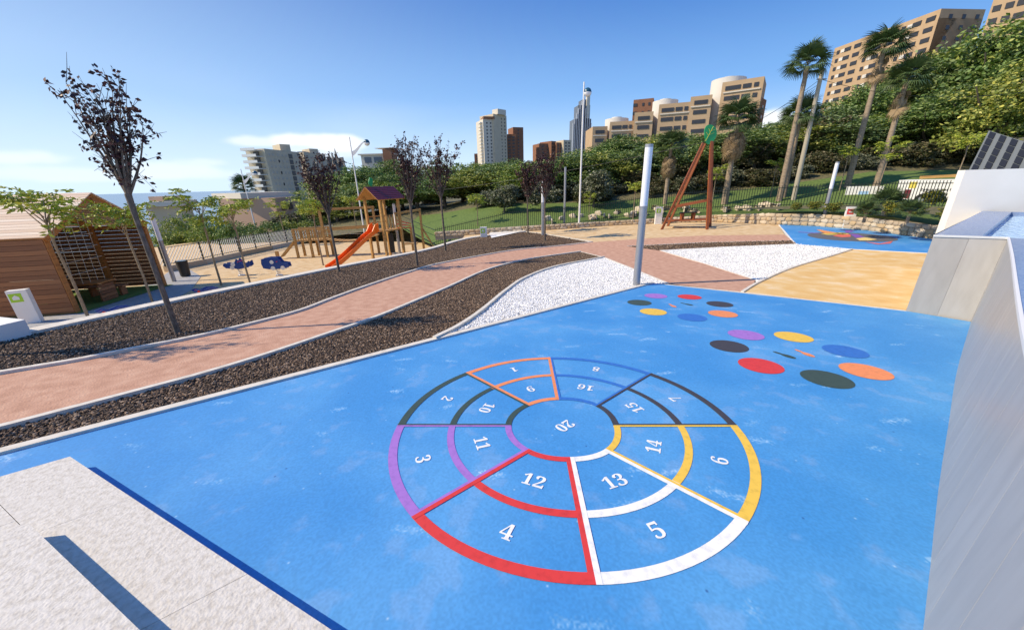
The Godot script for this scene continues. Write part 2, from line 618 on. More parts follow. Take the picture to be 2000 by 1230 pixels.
	M.steel = mat(lin(0.55, 0.56, 0.58), 0.35, 0.8)
	M.glass = mat(lin(0.03, 0.035, 0.045), 0.12, 0.0)
	M.bark = omat(ntex(256, 0.05, [[0.0, Color(0.05, 0.04, 0.03)], [0.5, Color(0.13, 0.105, 0.08)], [1.0, Color(0.22, 0.185, 0.15)]], 25, 5, 1.0, 0.3), Vector3(2, 0.7, 2), 0.9)
	M.palebark = omat(ntex(256, 0.05, [[0.0, Color(0.16, 0.12, 0.07)], [0.5, Color(0.26, 0.20, 0.13)], [1.0, Color(0.36, 0.29, 0.20)]], 26, 5, 1.0, 0.3), Vector3(2, 0.7, 2), 0.9)
	M.palmbark = omat(ntex(256, 0.06, [[0.0, Color(0.12, 0.085, 0.05)], [0.5, Color(0.30, 0.23, 0.16)], [1.0, Color(0.46, 0.38, 0.29)]], 27, 5, 4.0, 0.3), Vector3(1.2, 2.5, 1.2), 0.95)
	M.plumleaf = leaf_mat(Color(0.16, 0.04, 0.04))
	M.youngleaf = leaf_mat(Color(0.45, 0.50, 0.08))
	M.treeleaf = leaf_mat(Color(0.46, 0.54, 0.16))
	M.palmleaf = leaf_mat(Color(0.20, 0.28, 0.08))
	M.gravel = mat(Color.WHITE, 0.9)
	M.gravel.vertex_color_use_as_albedo = true

func paint(c: Color, rough := 0.6) -> StandardMaterial3D:
	if not M.has("wear"):
		M.wear = ntex(512, 0.03, [[0.0, Color(0.72, 0.74, 0.78)], [0.3, Color(0.9, 0.91, 0.92)], [0.55, Color(1, 1, 1)], [1.0, Color(1, 1, 1)]], 70, 6, 1.0, 0.3)
	var m := tmat(M.wear, 0.9, rough)
	m.albedo_color = c.linear_to_srgb()
	return m

# lines measured in the photograph, as places on the ground
var K1: PackedVector2Array
var K2: PackedVector2Array
var K3: PackedVector2Array
var K4: PackedVector2Array
var K5: PackedVector2Array
var court_poly: PackedVector2Array

func ground() -> void:
	K1 = gpts([[0, 885], [1275, 553]], court_y)
	K1[0] = K1[0] + (K1[0] - K1[1]) * 0.35
	K2 = smooth(gpts([[-260, 905], [0, 840], [99, 814], [208, 785], [312, 757], [400, 733], [520, 696], [640, 655], [739, 620], [820, 586], [876, 562], [960, 525], [1043, 505], [1134, 492]], g1))
	K3 = smooth(gpts([[849, 664], [891, 643], [925, 621], [952, 600], [990, 568], [1028, 543], [1089, 521], [1180, 503]], g1))
	K4 = smooth(gpts([[-260, 778], [0, 731], [143, 707], [260, 684], [390, 658], [490, 634], [586, 608], [649, 584], [715, 560], [799, 532], [865, 514], [990, 491], [1089, 481], [1157, 473]], g1))
	K5 = smooth(gpts([[-180, 706], [63, 654], [208, 622], [354, 589], [520, 554], [664, 524], [820, 493], [914, 467], [1028, 453]], g1))
	var tip := gpts([[1028, 453], [1058, 456.5], [1157, 473]], g1)
	var cross_l := gpts([[1134, 492], [1180, 503], [1230, 523], [1305, 554]], g1)
	var cross_r := gpts([[1225, 481], [1290, 489.5], [1380, 516], [1476, 547]], g1)
	var back_edge := gpts([[1275, 553], [1305, 556], [1450, 571], [1770, 607]], court_y)
	var strip_top := gpts([[1225, 481], [1370, 474], [1548, 470]], g1)
	var strip_low := gpts([[1290, 489.5], [1408, 483], [1556, 477]], g1)
	var sand_kerb := smooth(gpts([[1450, 571], [1490, 548], [1560, 519], [1665, 487]], g1))
	var path_top := gpts([[1157, 473], [1256, 466], [1370, 460], [1533, 458]], g1)
	# plain earth under everything
	var earth := sheet(PackedVector2Array([Vector2(-34, 4), Vector2(-34, -45), Vector2(24, -45), Vector2(24, 4)]), func(x, z): return minf(low(x, z), g1(x, z)) - 0.25, 0.0, "ground", M.sand, self, 3.0)
	tag(earth, "", "", "", "structure")
	# blue court
	var wall_dir := Vector2(-0.785, 0.62)
	var w1 := gpts([[1897, 628]], court_y)[0]
	court_poly = PackedVector2Array([K1[1], gpts([[1770, 607]], court_y)[0], w1, w1 + wall_dir * 12.0, w1 + wall_dir * 12.0 + Vector2(-9, 0), K1[0]])
	var st := begin()
	lay(st, court_poly, court_y, 0.0, 1.0)
	var court := done(st, "court", M.court)
	tag(court, "sky blue painted play court with a numbered target ring", "", "", "structure")
	# beds and paths
	var low_bed := joined([PackedVector2Array([K1[0]]), gpts([[849, 664]], g1), K3, rev(K2)])
	tag(sheet(low_bed, g1, -0.02, "ground", M.soil), "", "", "", "structure")
	var white_bed := joined([K3, cross_l.slice(1), PackedVector2Array([K1[1]])])
	tag(sheet(white_bed, g1, -0.02, "ground", M.whitebed), "", "", "", "structure")
	var up_bed := joined([K5, tip.slice(1), rev(K4)])
	tag(sheet(up_bed, g1, -0.02, "ground", M.soil), "", "", "", "structure")
	var path := joined([K2, cross_l.slice(1), back_edge.slice(2, 3), sand_kerb.slice(1, 4), rev(cross_r), strip_top.slice(1), rev(path_top), rev(K4)])
	var path_o := sheet(path, g1, 0.004, "path", M.path)
	tag(path_o, "salmon pink gravel path winding between dark beds", "", "", "structure")
	var strip := joined([strip_top, rev(strip_low)])
	tag(sheet(strip, g1, -0.01, "ground", M.soil), "", "", "", "structure")
	var white2 := joined([strip_low, gpts([[1665, 487]], g1), rev(sand_kerb).slice(1, 12), rev(cross_r).slice(0, 3)])
	tag(sheet(white2, g1, -0.01, "ground", M.whitebed), "", "", "", "structure")
	var ochre := joined([sand_kerb, gpts([[1815, 495]], g1), gpts([[1770, 607]], court_y)])
	tag(sheet(ochre, g1, 0.0, "ground", M.ochre), "ochre sand square between the two blue courts", "", "", "structure")
	var court2_p := gpts([[1522, 439], [1600, 441], [1680, 447], [1750, 456], [1830, 468], [1815, 495], [1665, 487], [1556, 477.5]], g1)
	var court2 := sheet(court2_p, g1, 0.006, "court", M.court)
	tag(court2, "small blue court by the stone wall with a dark painted disc", "", "", "structure")
	var sand := joined([path_top, gpts([[1522, 439], [1600, 441], [1680, 446], [1500, 425], [1300, 422], [1180, 428], [1000, 440]], g1), rev(tip)])
	tag(sheet(PackedVector2Array([Vector2(-3, -40), Vector2(-3, -21), tip[0], tip[2], path_top[3], gpts([[1522, 439]], g1)[0], Vector2(24, -16), Vector2(24, -40)]), g1, -0.012, "ground", M.sand), "pale sand in front of the low stone wall", "", "", "structure")
	# playground terrace
	var k5o := PackedVector2Array()
	for i in K5.size():
		var t := (K5[mini(i + 1, K5.size() - 1)] - K5[maxi(i - 1, 0)]).normalized()
		k5o.append(K5[i] + Vector2(t.y, -t.x) * 0.32)
	var terrace := joined([k5o, PackedVector2Array([Vector2(-1.5, -23.5), Vector2(-2.5, -27.2), Vector2(-9, -32), Vector2(-20, -36), Vector2(-36, -30), Vector2(-36, -4)])])
	tag(sheet(terrace, low, 0.0, "ground", M.sand), "ochre sand of the lower playground", "", "", "structure")
	# kerbs
	kerb(PackedVector2Array([K1[0], K1[1]]), court_y, 0.09, 0.03, "kerb", M.concrete)
	kerb(K2, g1, 0.07, 0.05, "kerb", M.concrete)
	kerb(K3, g1, 0.07, 0.06, "kerb", M.concrete)
	kerb(K4, g1, 0.07, 0.045, "kerb", M.concrete)
	kerb(cross_l, g1, 0.06, 0.02, "kerb", M.concrete)
	kerb(joined([back_edge]), court_y, 0.05, 0.006, "kerb", M.concrete)
	kerb(sand_kerb, g1, 0.06, 0.03, "kerb", M.concrete)
	kerb(cross_r.slice(1), g1, 0.05, 0.012, "kerb", M.concrete)
	kerb(strip_top, g1, 0.05, 0.02, "kerb", M.concrete)
	kerb(strip_low, g1, 0.05, 0.02, "kerb", M.concrete)
	kerb(tip, g1, 0.10, 0.04, "kerb", M.concrete)
	kerb(gpts([[1548, 470], [1556, 477.5], [1665, 487], [1815, 495]], g1), g1, 0.07, 0.012, "kerb", M.white)
	kerb(gpts([[1522, 439], [1548, 470]], g1), g1, 0.06, 0.012, "kerb", M.white)
	kerb(gpts([[1680, 447], [1750, 456], [1830, 468]], g1), g1, 0.06, 0.012, "kerb", M.white)
	for o in get_children():
		if String(o.name).begins_with("kerb"): o.set_meta("kind", "structure")
	# broad retaining kerb between the upper bed and the playground
	var rw := begin()
	for i in K5.size() - 1:
		var a := K5[i]
		var b := K5[i + 1]
		var ao := k5o[i]
		var bo := k5o[i + 1]
		var ya := g1(a.x, a.y) + 0.06
		var yb := g1(b.x, b.y) + 0.06
		quad(rw, Vector3(a.x, ya, a.y), Vector3(ao.x, ya, ao.y), Vector3(bo.x, yb, bo.y), Vector3(b.x, yb, b.y))
		quad(rw, Vector3(b.x, yb, b.y), Vector3(b.x, yb - 0.2, b.y), Vector3(a.x, ya - 0.2, a.y), Vector3(a.x, ya, a.y))
		quad(rw, Vector3(ao.x, ya, ao.y), Vector3(ao.x, low(ao.x, ao.y) - 0.3, ao.y), Vector3(bo.x, low(bo.x, bo.y) - 0.3, bo.y), Vector3(bo.x, yb, bo.y))
	tag(done(rw, "retaining_wall", M.concrete), "long pale concrete retaining wall edging the dark gravel bed above the playground", "wall")
	# gravel
	var dark := [Color(0.110, 0.071, 0.045), Color(0.175, 0.110, 0.068), Color(0.081, 0.055, 0.038), Color(0.262, 0.172, 0.107), Color(0.131, 0.083, 0.051), Color(0.095, 0.067, 0.047), Color(0.393, 0.280, 0.186)]
	var s1 := stone_mesh(1)
	var s2 := stone_mesh(2)
	var holder := Node3D.new()
	holder.name = "dark_gravel"
	add_child(holder)
	tag(holder, "dark brown volcanic gravel filling the planting beds", "gravel", "", "stuff")
	scatter(low_bed, g1, 42000, 0.015, 0.034, dark, "gravel", M.gravel, s1, holder)
	scatter(low_bed, g1, 24000, 0.014, 0.03, dark, "gravel", M.gravel, s2, holder)
	scatter(up_bed, g1, 120000, 0.016, 0.036, dark, "gravel", M.gravel, s1, holder)
	scatter(strip, g1, 4000, 0.03, 0.05, dark, "gravel", M.gravel, s2, holder)
	var pale := [Color(0.80, 0.80, 0.79), Color(0.86, 0.86, 0.85), Color(0.72, 0.72, 0.71), Color(0.66, 0.66, 0.65)]
	var wh := Node3D.new()
	wh.name = "white_gravel"
	add_child(wh)
	tag(wh, "bright white marble gravel in the beds beside the cross path", "gravel", "", "stuff")
	scatter(white_bed, g1, 46000, 0.016, 0.036, pale, "gravel", M.gravel, s2, wh)
	scatter(white2, g1, 24000, 0.022, 0.045, pale, "gravel", M.gravel, s1, wh)
	# drawing on the small court
	var disc := PackedVector2Array()
	var dl: Vector3 = og(1583, 456)
	var dr: Vector3 = og(1752, 470)
	var dm: Vector3 = (dl + dr) * 0.5
	var rad: float = Vector2(dl.x - dr.x, dl.z - dr.z).length() * 0.5
	for k in 40: disc.append(Vector2(dm.x + cos(TAU * k / 40) * rad, dm.z + sin(TAU * k / 40) * rad))
	sheet(disc, g1, 0.010, "painted_disc", paint(Color(0.13, 0.13, 0.14)), court2)
	for s in [[[[1595, 449], [1603, 449], [1640, 456], [1645, 459], [1613, 457]], Color(0.80, 0.32, 0.10)], [[[1604, 457], [1640, 455], [1660, 457], [1650, 459], [1617, 459]], Color(0.80, 0.62, 0.12)], [[[1627, 461], [1645, 456], [1662, 459], [1662, 463], [1645, 464]], Color(0.75, 0.16, 0.10)], [[[1660, 457], [1676, 458], [1690, 464], [1672, 465]], Color(0.22, 0.10, 0.45)], [[[1672, 466], [1690, 464], [1714, 468], [1700, 470], [1680, 470]], Color(0.82, 0.62, 0.22)], [[[1650, 452], [1656, 450], [1669, 452], [1655, 455]], Color(0.22, 0.10, 0.50)], [[[1690, 473], [1720, 476], [1745, 471], [1740, 476], [1715, 478]], Color(0.70, 0.16, 0.14)], [[[1560, 453], [1600, 455.5], [1600, 456.5], [1560, 454]], Color(0.22, 0.12, 0.5)]]:
		sheet(gpts(s[0], g1), g1, 0.014, "painted_shape", paint(s[1]), court2)

func polar_curve(pix: Array, c: Vector2) -> Array:      # [[angle, radius]...] sorted going round, measured spoke ends
	var out := []
	for p in pix:
		var q := gpts([p], court_y)[0] - c
		out.append([q.angle(), q.length()])
	return out

func at_angle(curve: Array, k: float) -> Vector2:        # k in spoke units, periodic cubic
	var n := curve.size()
	var i := floori(k)
	var f := k - i
	var q := []
	var base: float = curve[posmod(i, n)][0]
	for j in [-1, 0, 1, 2]:
		var e: Array = curve[posmod(i + j, n)]
		q.append(Vector2(base + wrapf(e[0] - base, -PI, PI), e[1]))
	var v: Vector2 = (q[1] as Vector2).cubic_interpolate(q[2], q[0], q[3], f)
	return Vector2.from_angle(v.x) * v.y

func court_markings() -> void:
	var court := get_node("court")
	var c := gpts([[1103, 832]], court_y)[0]
	var outer := polar_curve([[1075, 698], [1272, 729], [1440, 831], [1463, 1020], [1165, 1143], [803, 1010], [776, 831], [909, 728]], c)
	var mid := polar_curve([[1078, 731], [1228, 757], [1334, 830], [1329, 946], [1136, 1012], [922, 946], [878, 830], [958, 757]], c)
	var inner := polar_curve([[1091, 776], [1170, 790], [1210, 831], [1194, 883], [1115, 902], [1024, 883], [987, 831], [1027, 789]], c)
	var cols := [Color(0.10, 0.22, 0.58).lerp(Color(0.02, 0.15, 0.52), 0.8), Color(0.055, 0.05, 0.055), Color(0.80, 0.52, 0.07), Color(0.82, 0.82, 0.81), Color(0.66, 0.045, 0.04), Color(0.36, 0.17, 0.56), Color(0.045, 0.075, 0.06), Color(0.80, 0.27, 0.10)]
	var names := ["blue", "charcoal", "yellow", "white", "red", "purple", "dark_green", "orange"]
	for s in 8:
		var st := begin()
		var band := func(curve: Array, w: float):
			var a := PackedVector2Array()
			var b := PackedVector2Array()
			for k in 17:
				var v: Vector2 = at_angle(curve, s + k / 16.0)
				a.append(c + v)
				b.append(c + v.normalized() * (v.length() - w))
			lay(st, joined([a, rev(b)]), court_y, 0.004, 50.0)
		band.call(outer, 0.068)
		band.call(mid, 0.058)
		band.call(inner, 0.055)
		for e in [[s, 1.0], [s + 1, -1.0]]:
			var o: Vector2 = at_angle(outer, e[0])
			var i: Vector2 = at_angle(inner, e[0])
			i = i.normalized() * (i.length() - 0.05)
			var side: Vector2 = Vector2(-o.y, o.x).normalized() * (0.034 if s in [3, 7, 4] else 0.022) * e[1]
			lay(st, PackedVector2Array([c + i, c + o, c + o + side, c + i + side]), court_y, 0.0055, 50.0)
		var o := done(st, "ring_segment", paint(cols[s], 0.55), court)
		o.set_meta("label", "%s painted segment outline of the target ring" % names[s].replace("_", " "))
	# stencilled numbers; up points to the middle
	var font := SystemFont.new()
	font.font_names = PackedStringArray(["Droid Serif"])
	font.font_weight = 800
	var wp := paint(Color(0.82, 0.82, 0.81), 0.55)
	for e in [["1", 1004, 722], ["8", 1164, 721], ["7", 1320, 779], ["6", 1406, 900], ["5", 1283, 1036], ["4", 991, 1039], ["3", 826, 897], ["2", 873, 779], ["9", 1036, 760], ["16", 1144, 757], ["15", 1240, 796], ["14", 1277, 872], ["13", 1201, 940], ["12", 1043, 939], ["11", 941, 866], ["10", 951, 797], ["20", 1103, 832]]:
		var tm := TextMesh.new()
		tm.text = e[0]
		tm.font = font
		tm.font_size = 64
		tm.pixel_size = 0.0025
		tm.depth = 0.001
		var p: Vector3 = oc(e[1], e[2])
		var up := Vector2(c.x - p.x, c.y - p.z).normalized()
		if e[0] == "20":
			p = Vector3(c.x, 0, c.y)
			var a: Vector3 = oc(1114, 826)
			var b: Vector3 = oc(1091, 839)
			var rd := Vector2(b.x - a.x, b.z - a.z).normalized()
			up = Vector2(rd.y, -rd.x)
		var y := Vector3(up.x, court_y(up.x, up.y) - court_y(0, 0), up.y).normalized()
		var zn := Vector3(0.00616, 1, -0.0676).normalized()
		var x := y.cross(zn).normalized()
		put(tm, "number", wp, court, Transform3D(Basis(x, y, zn), Vector3(p.x, court_y(p.x, p.z) + 0.004, p.z)))
	# hand-and-foot game dots
	for e in [["purple", 1281, 578], ["red", 1347, 580], ["dark_green", 1249, 591], ["charcoal", 1406, 594], ["yellow", 1276, 609], ["orange", 1412, 613], ["blue", 1352, 620], ["purple", 1457, 654], ["yellow", 1550, 658], ["charcoal", 1424, 676], ["blue", 1651, 686], ["red", 1486, 714], ["orange", 1691, 725], ["dark_green", 1615, 740]]:
		var p: Vector3 = oc(e[1], e[2])
		var poly := PackedVector2Array()
		for k in 36: poly.append(Vector2(p.x + cos(TAU * k / 36) * 0.235, p.z + sin(TAU * k / 36) * 0.235))
		var st := begin()
		lay(st, poly, court_y, 0.004, 50.0)
		var o := done(st, "painted_spot", paint(cols[names.find(e[0])], 0.55), court)
		o.set_meta("label", "%s painted round spot of the stepping game" % e[0].replace("_", " "))
	for e in [[1533, 693, 1509, 686, 1556, 701, 6], [1573, 690, 1552, 682, 1592, 698, 7], [1313, 597, 1304, 592, 1323, 602, 7], [1342, 594, 1328, 591, 1355, 597, 6]]:
		var a: Vector3 = oc(e[2], e[3])
		var b: Vector3 = oc(e[4], e[5])
		var d := Vector2(b.x - a.x, b.z - a.z)
		var ln := 0.28
		var m := Vector2(a.x + b.x, a.z + b.z) * 0.5
		d = d.normalized()
		var sd := Vector2(-d.y, d.x)
		var poly := PackedVector2Array()
		for k in 28:
			var t := TAU * k / 28
			var u := cos(t)
			var wv := 0.042 + 0.014 * u - 0.02 * exp(-pow((u + 0.25) / 0.25, 2))
			poly.append(m + d * u * ln * 0.5 + sd * sin(t) * wv)
		var st := begin()
		lay(st, poly, court_y, 0.004, 50.0)
		done(st, "painted_footprint", paint(cols[e[6]], 0.55), court)


func lifted(h: float) -> Callable:
	return func(x, z): return court_y(x, z) + h

func steps() -> void:
	var t := thing("concrete_steps", "pale rough granite steps rising beside the blue court", "steps")
	var f1 := lifted(0.117)
	var f2 := lifted(0.117 + 0.125)
	var e1 := gpts([[-160, 1000], [0, 930], [136, 891], [665, 1240], [800, 1330]], f1)
	var e2 := gpts([[-160, 960], [52, 1018], [290, 1239], [420, 1370]], f2)
	# pieces of the lower tread: edge course with joints, inner course
	var a := e1[2]
	var b := e1[4]
	var left := (e1[1] - e1[2]).normalized()
	var along := (b - a).normalized()
	var tread := func(a: Vector2, along: Vector2, left: Vector2, p0: float, p1: float, q0: float, q1: float, f: Callable, h: float, g := 0.0015):
		var poly := PackedVector2Array([a + along * (p0 + g) + left * (q0 + g), a + along * (p1 - g) + left * (q0 + g), a + along * (p1 - g) + left * (q1 - g), a + along * (p0 + g) + left * (q1 - g)])
		if Geometry2D.is_polygon_clockwise(poly): poly = rev(poly)
		var st := begin()
		lay(st, poly, f, 0.0, 50.0)
		for i in 4:
			var p := poly[i]
			var q := poly[(i + 1) % 4]
			var yp: float = f.call(p.x, p.y)
			var yq: float = f.call(q.x, q.y)
			quad(st, Vector3(q.x, yq, q.y), Vector3(p.x, yp, p.y), Vector3(p.x, yp - h, p.y), Vector3(q.x, yq - h, q.y))
		done(st, "slab", M.granite, t)
	var cuts := [0.0, 1.02, 2.25, 3.6]
	for i in 3:
		tread.call(a, along, left, cuts[i], cuts[i + 1], 0.0, 0.42, f1, 0.3)
	for i in 3:
		tread.call(a, along, left, [0.0, 0.78, 1.9][i], [0.78, 1.9, 3.6][i], 0.42, 1.6, f1, 0.3)
	# upper tread
	var a2 := e2[1]
	along = (e2[3] - e2[1]).normalized()
	left = (e2[0] - e2[1]).normalized()
	left = (left - along * left.dot(along)).normalized()
	for i in 2:
		tread.call(a2, along, left, [0.0, 1.3][i], [1.3, 3.0][i], 0.0, 1.2, f2, 0.28)

func pool() -> void:
	var Y := 1.07
	var w1: Vector3 = oc(1897, 628)
	var w0: Vector3 = oc(1770, 607)
	var t := thing("pool", "raised pool with blue mosaic rim and grey stone side wall", "pool")
	# stone panels of the side wall and of its end
	var panel_m := []
	for c in [Color(0.46, 0.44, 0.41), Color(0.48, 0.46, 0.43), Color(0.445, 0.43, 0.405), Color(0.465, 0.45, 0.425)]:
		var m := omat(ntex(256, 0.02, [[0.0, Color(0.80, 0.79, 0.78)], [0.5, Color(0.93, 0.92, 0.91)], [1.0, Color(1, 1, 1)]], 40 + panel_m.size(), 5, 1.0, 0.06), Vector3(1.8, 0.25, 1.8), 0.38)
		m.albedo_color = c.linear_to_srgb()
		panel_m.append(m)
	var along_line := func(l: PackedVector2Array, f: float) -> Vector2:
		var tot := 0.0
		for i in l.size() - 1: tot += l[i].distance_to(l[i + 1])
		var want := f * tot
		for i in l.size() - 1:
			var sl := l[i].distance_to(l[i + 1])
			if want <= sl or i == l.size() - 2: return l[i].lerp(l[i + 1], want / sl)
			want -= sl
		return l[l.size() - 1]
	var panels := func(lb: PackedVector2Array, lt: PackedVector2Array, w: float):
		var tot := 0.0
		for i in lb.size() - 1: tot += lb[i].distance_to(lb[i + 1])
		var n := maxi(2, roundi(tot / w))
		var core := begin()
		for i in n:
			var g := 0.0012 / tot
			var v := []
			for e in [[i + 0.0, 1.0], [i + 1.0, -1.0]]:
				var fr: float = e[0] / n + g * e[1]
				var pb: Vector2 = along_line.call(lb, fr)
				var pt: Vector2 = along_line.call(lt, fr)
				v.append(Vector3(pb.x, court_y(pb.x, pb.y) - 0.2, pb.y))
				v.append(Vector3(pt.x, Y - 0.015, pt.y))
			var nrm: Vector3 = ((v[2] - v[0]).cross(v[1] - v[0]).normalized() + (v[3] - v[1]).cross(v[1] - v[0]).normalized()).normalized()
			if nrm.dot(Vector3(-0.7, 0, 0.2)) < 0: nrm = -nrm
			var back := -nrm * 0.03
			var st := begin()
			var flip: bool = (v[3] - v[0]).cross(v[1] - v[0]).dot(nrm) < 0
			var order := [0, 2, 3, 0, 3, 1] if flip else [0, 1, 3, 0, 3, 2]
			for q in order:
				st.set_normal(nrm)
				st.add_vertex(v[q])
			quad(st, v[0], v[1], v[1] + back, v[0] + back)
			quad(st, v[3], v[2], v[2] + back, v[3] + back)
			quad(st, v[1], v[3], v[3] + back, v[1] + back)
			done(st, "panel", panel_m[(i * 7 + i / 3) % 4], t)
			quad(core, v[0] + back * 0.6, v[1] + back * 0.6, v[3] + back * 0.6, v[2] + back * 0.6)
		done(core, "wall_core", M.galv, t)
	var base_l := smooth(PackedVector2Array([Vector2(w0.x, w0.z), Vector2(w1.x, w1.z)]), 1)
	var side_b := smooth(PackedVector2Array([Vector2(w1.x, w1.z), Vector2(5.11, -3.73), Vector2(3.73, -2.63), Vector2(2.79, -1.88), Vector2(1.82, -1.08), Vector2(0.6, -0.1), Vector2(-0.8, 1.0)]), 6)
	var side_t := smooth(PackedVector2Array([Vector2(7.58, -5.57), Vector2(6.03, -4.33), Vector2(4.46, -3.09), Vector2(3.34, -2.2), Vector2(2.3, -1.36), Vector2(1.0, -0.32), Vector2(-0.5, 0.88)]), 6)
	var wt0 := Vector2(6.88, -5.97)
	panels.call(base_l, PackedVector2Array([wt0, side_t[0]]), 0.4)
	panels.call(side_b, side_t, 0.42)
	# mosaic rim and deck (one slab with the basin cut out)
	var tile := mosaic()
	var P := func(px, py): 
		var q := oy(px, py, Y)
		return Vector2(q.x, q.z)
	var o0 := wt0
	var o1 := side_t[0]
	var far_o: Vector2 = P.call(1920, 412)
	var ax := (far_o - o0).normalized()
	var i0: Vector2 = P.call(1914, 464.5)
	i0 += ax * 0.3
	var across := Vector2(-ax.y, ax.x)
	if across.dot(o1 - o0) < 0: across = -across
	var rimw := (i0 - o0).dot(across)
	var far_i := far_o + across * rimw
	var wbv := side_t[side_t.size() - 1]
	var rim := PackedVector2Array([o0, o1, i0 + across * 0.02, far_i, far_i + across * 12.0, far_o + across * 12.0 + ax * 0.6, far_o + ax * 0.6])
	var st := begin()
	var fy := func(_x, _z): return Y
	lay(st, PackedVector2Array([o0, o1, i0, far_i, far_o]), fy, 0.0, 50.0)
	done(st, "rim", tile, t)
	st = begin()
	lay(st, joined([side_t, PackedVector2Array([wbv + Vector2(9, 4), i0 + across * 9.0, i0])]), fy, 0.0, 50.0)
	done(st, "deck", tile, t)
	# inner faces of the basin
	st = begin()
	var v := func(p: Vector2, y: float): return Vector3(p.x, y, p.y)
	quad(st, v.call(i0, Y), v.call(far_i, Y), v.call(far_i, Y - 0.5), v.call(i0, Y - 0.5))
	var bi := far_i + across * 9.0
	quad(st, v.call(far_i, Y + 0.0), v.call(bi, Y), v.call(bi, Y - 0.5), v.call(far_i, Y - 0.5))
	quad(st, v.call(i0 + across * 9.0, Y), v.call(i0, Y), v.call(i0, Y - 0.5), v.call(i0 + across * 9.0, Y - 0.5))
	quad(st, v.call(i0, Y - 0.5), v.call(far_i, Y - 0.5), v.call(bi, Y - 0.5), v.call(i0 + across * 9.0, Y - 0.5))
	done(st, "basin", tile, t)
	# water
	st = begin()
	lay(st, PackedVector2Array([i0, far_i, bi, i0 + across * 9.0]), func(_x, _z): return Y - 0.1, 0.0, 50.0)
	var wm := StandardMaterial3D.new()
	wm.albedo_color = Color(0.75, 0.87, 0.95)
	wm.roughness = 0.03
	wm.refraction_enabled = true
	wm.refraction_scale = 0.033
	wm.metallic_specular = 0.6
	wm.normal_enabled = true
	wm.normal_texture = ntmp(512, 0.02, 31, 14.0, 3)
	wm.normal_scale = 1.0
	wm.uv1_triplanar = true
	wm.uv1_world_triplanar = true
	wm.uv1_scale = Vector3.ONE * 0.55
	done(st, "water", wm, t)
	# pale metal trim on the edge
	st = begin()
	beam(st, Vector3(o0.x, Y, o0.y), Vector3(o1.x, Y, o1.y), 0.02, 0.03)
	for i in side_t.size() - 1: beam(st, Vector3(side_t[i].x, Y, side_t[i].y), Vector3(side_t[i + 1].x, Y, side_t[i + 1].y), 0.02, 0.03)
	done(st, "trim", M.whiteboard, t)
	# outer face under the rim on the far side
	st = begin()
	var ow := Vector2(w0.x, w0.z) + ax * 0.15
	quad(st, v.call(far_o, Y - 0.01), v.call(ow, Y - 0.01), v.call(ow, -1.2), v.call(far_o, -1.2))
	done(st, "outer_wall", M.render_white, t)
	# white screen wall along the rim
	var w := thing("screen_wall", "smooth white rendered wall standing behind the mosaic pool rim", "wall")
	st = begin()
	var yt := 2.07
	var wdir := Vector2(0.94, 0.34)
	var tl := 0.0
	while tl < 4.0 and to_px(Vector3(far_o.x - wdir.x * tl, yt, far_o.y - wdir.y * tl)).x > 1888.0: tl += 0.02
	var wp0 := far_o - wdir * tl
	var wp1 := far_o + wdir * 9.0
	var wm2 := (wp0 + wp1) * 0.5 + Vector2(wdir.y, -wdir.x) * 0.125
	box(st, Vector3(wm2.x, (yt - 0.6) * 0.5, wm2.y), Vector3(wp0.distance_to(wp1), yt + 0.6, 0.25), face_basis(Vector3(wdir.x, 0, wdir.y)))
	done(st, "wall", M.render_white, w)

func mosaic() -> StandardMaterial3D:
	var n := 512
	var k := 20           # tiles a side, 25 mm each
	var img := Image.create(n, n, false, Image.FORMAT_RGB8)
	var r := RandomNumberGenerator.new()
	r.seed = 3
	img.fill(Color(0.26, 0.31, 0.40).linear_to_srgb())
	var s := n / float(k)
	for j in k:
		for i in k:
			var v := r.randf()
			var c := Color(0.13, 0.20, 0.38).lerp(Color(0.23, 0.31, 0.48), v)
			img.fill_rect(Rect2i(int(i * s) + 1, int(j * s) + 1, int(s) - 2, int(s) - 2), c.linear_to_srgb())
	var m := tmat(ImageTexture.create_from_image(img), 2.0, 0.25)
	return m


func stone_unit(seed_: int) -> ArrayMesh:      # irregular block, 1 x 1 front, about 0.3 deep, bevelled
	var r := RandomNumberGenerator.new()
	r.seed = seed_
	var outer := []
	var n := 7
	for k in n:
		var a := TAU * (k + r.randf_range(-0.25, 0.25)) / n
		var p := Vector2(cos(a), sin(a))
		p = p / maxf(absf(p.x), absf(p.y)) * r.randf_range(0.43, 0.5)
		outer.append(p)
	var st := begin()
	var front := []
	for p in outer: front.append(Vector3(p.x * 0.82 + r.randf_range(-0.02, 0.02), p.y * 0.82, r.randf_range(0.09, 0.14)))
	var mid := Vector3(0, 0, 0.17)
	for k in n:
		var k2 := (k + 1) % n
		tri(st, mid, front[k2], front[k])
		var a := Vector3(outer[k].x, outer[k].y, -0.1)
		var b := Vector3(outer[k2].x, outer[k2].y, -0.1)
		var a1 := Vector3(outer[k].x, outer[k].y, 0.04)
		var b1 := Vector3(outer[k2].x, outer[k2].y, 0.04)
		quad(st, a1, front[k], front[k2], b1)
		quad(st, a, a1, b1, b)
	return st.commit()

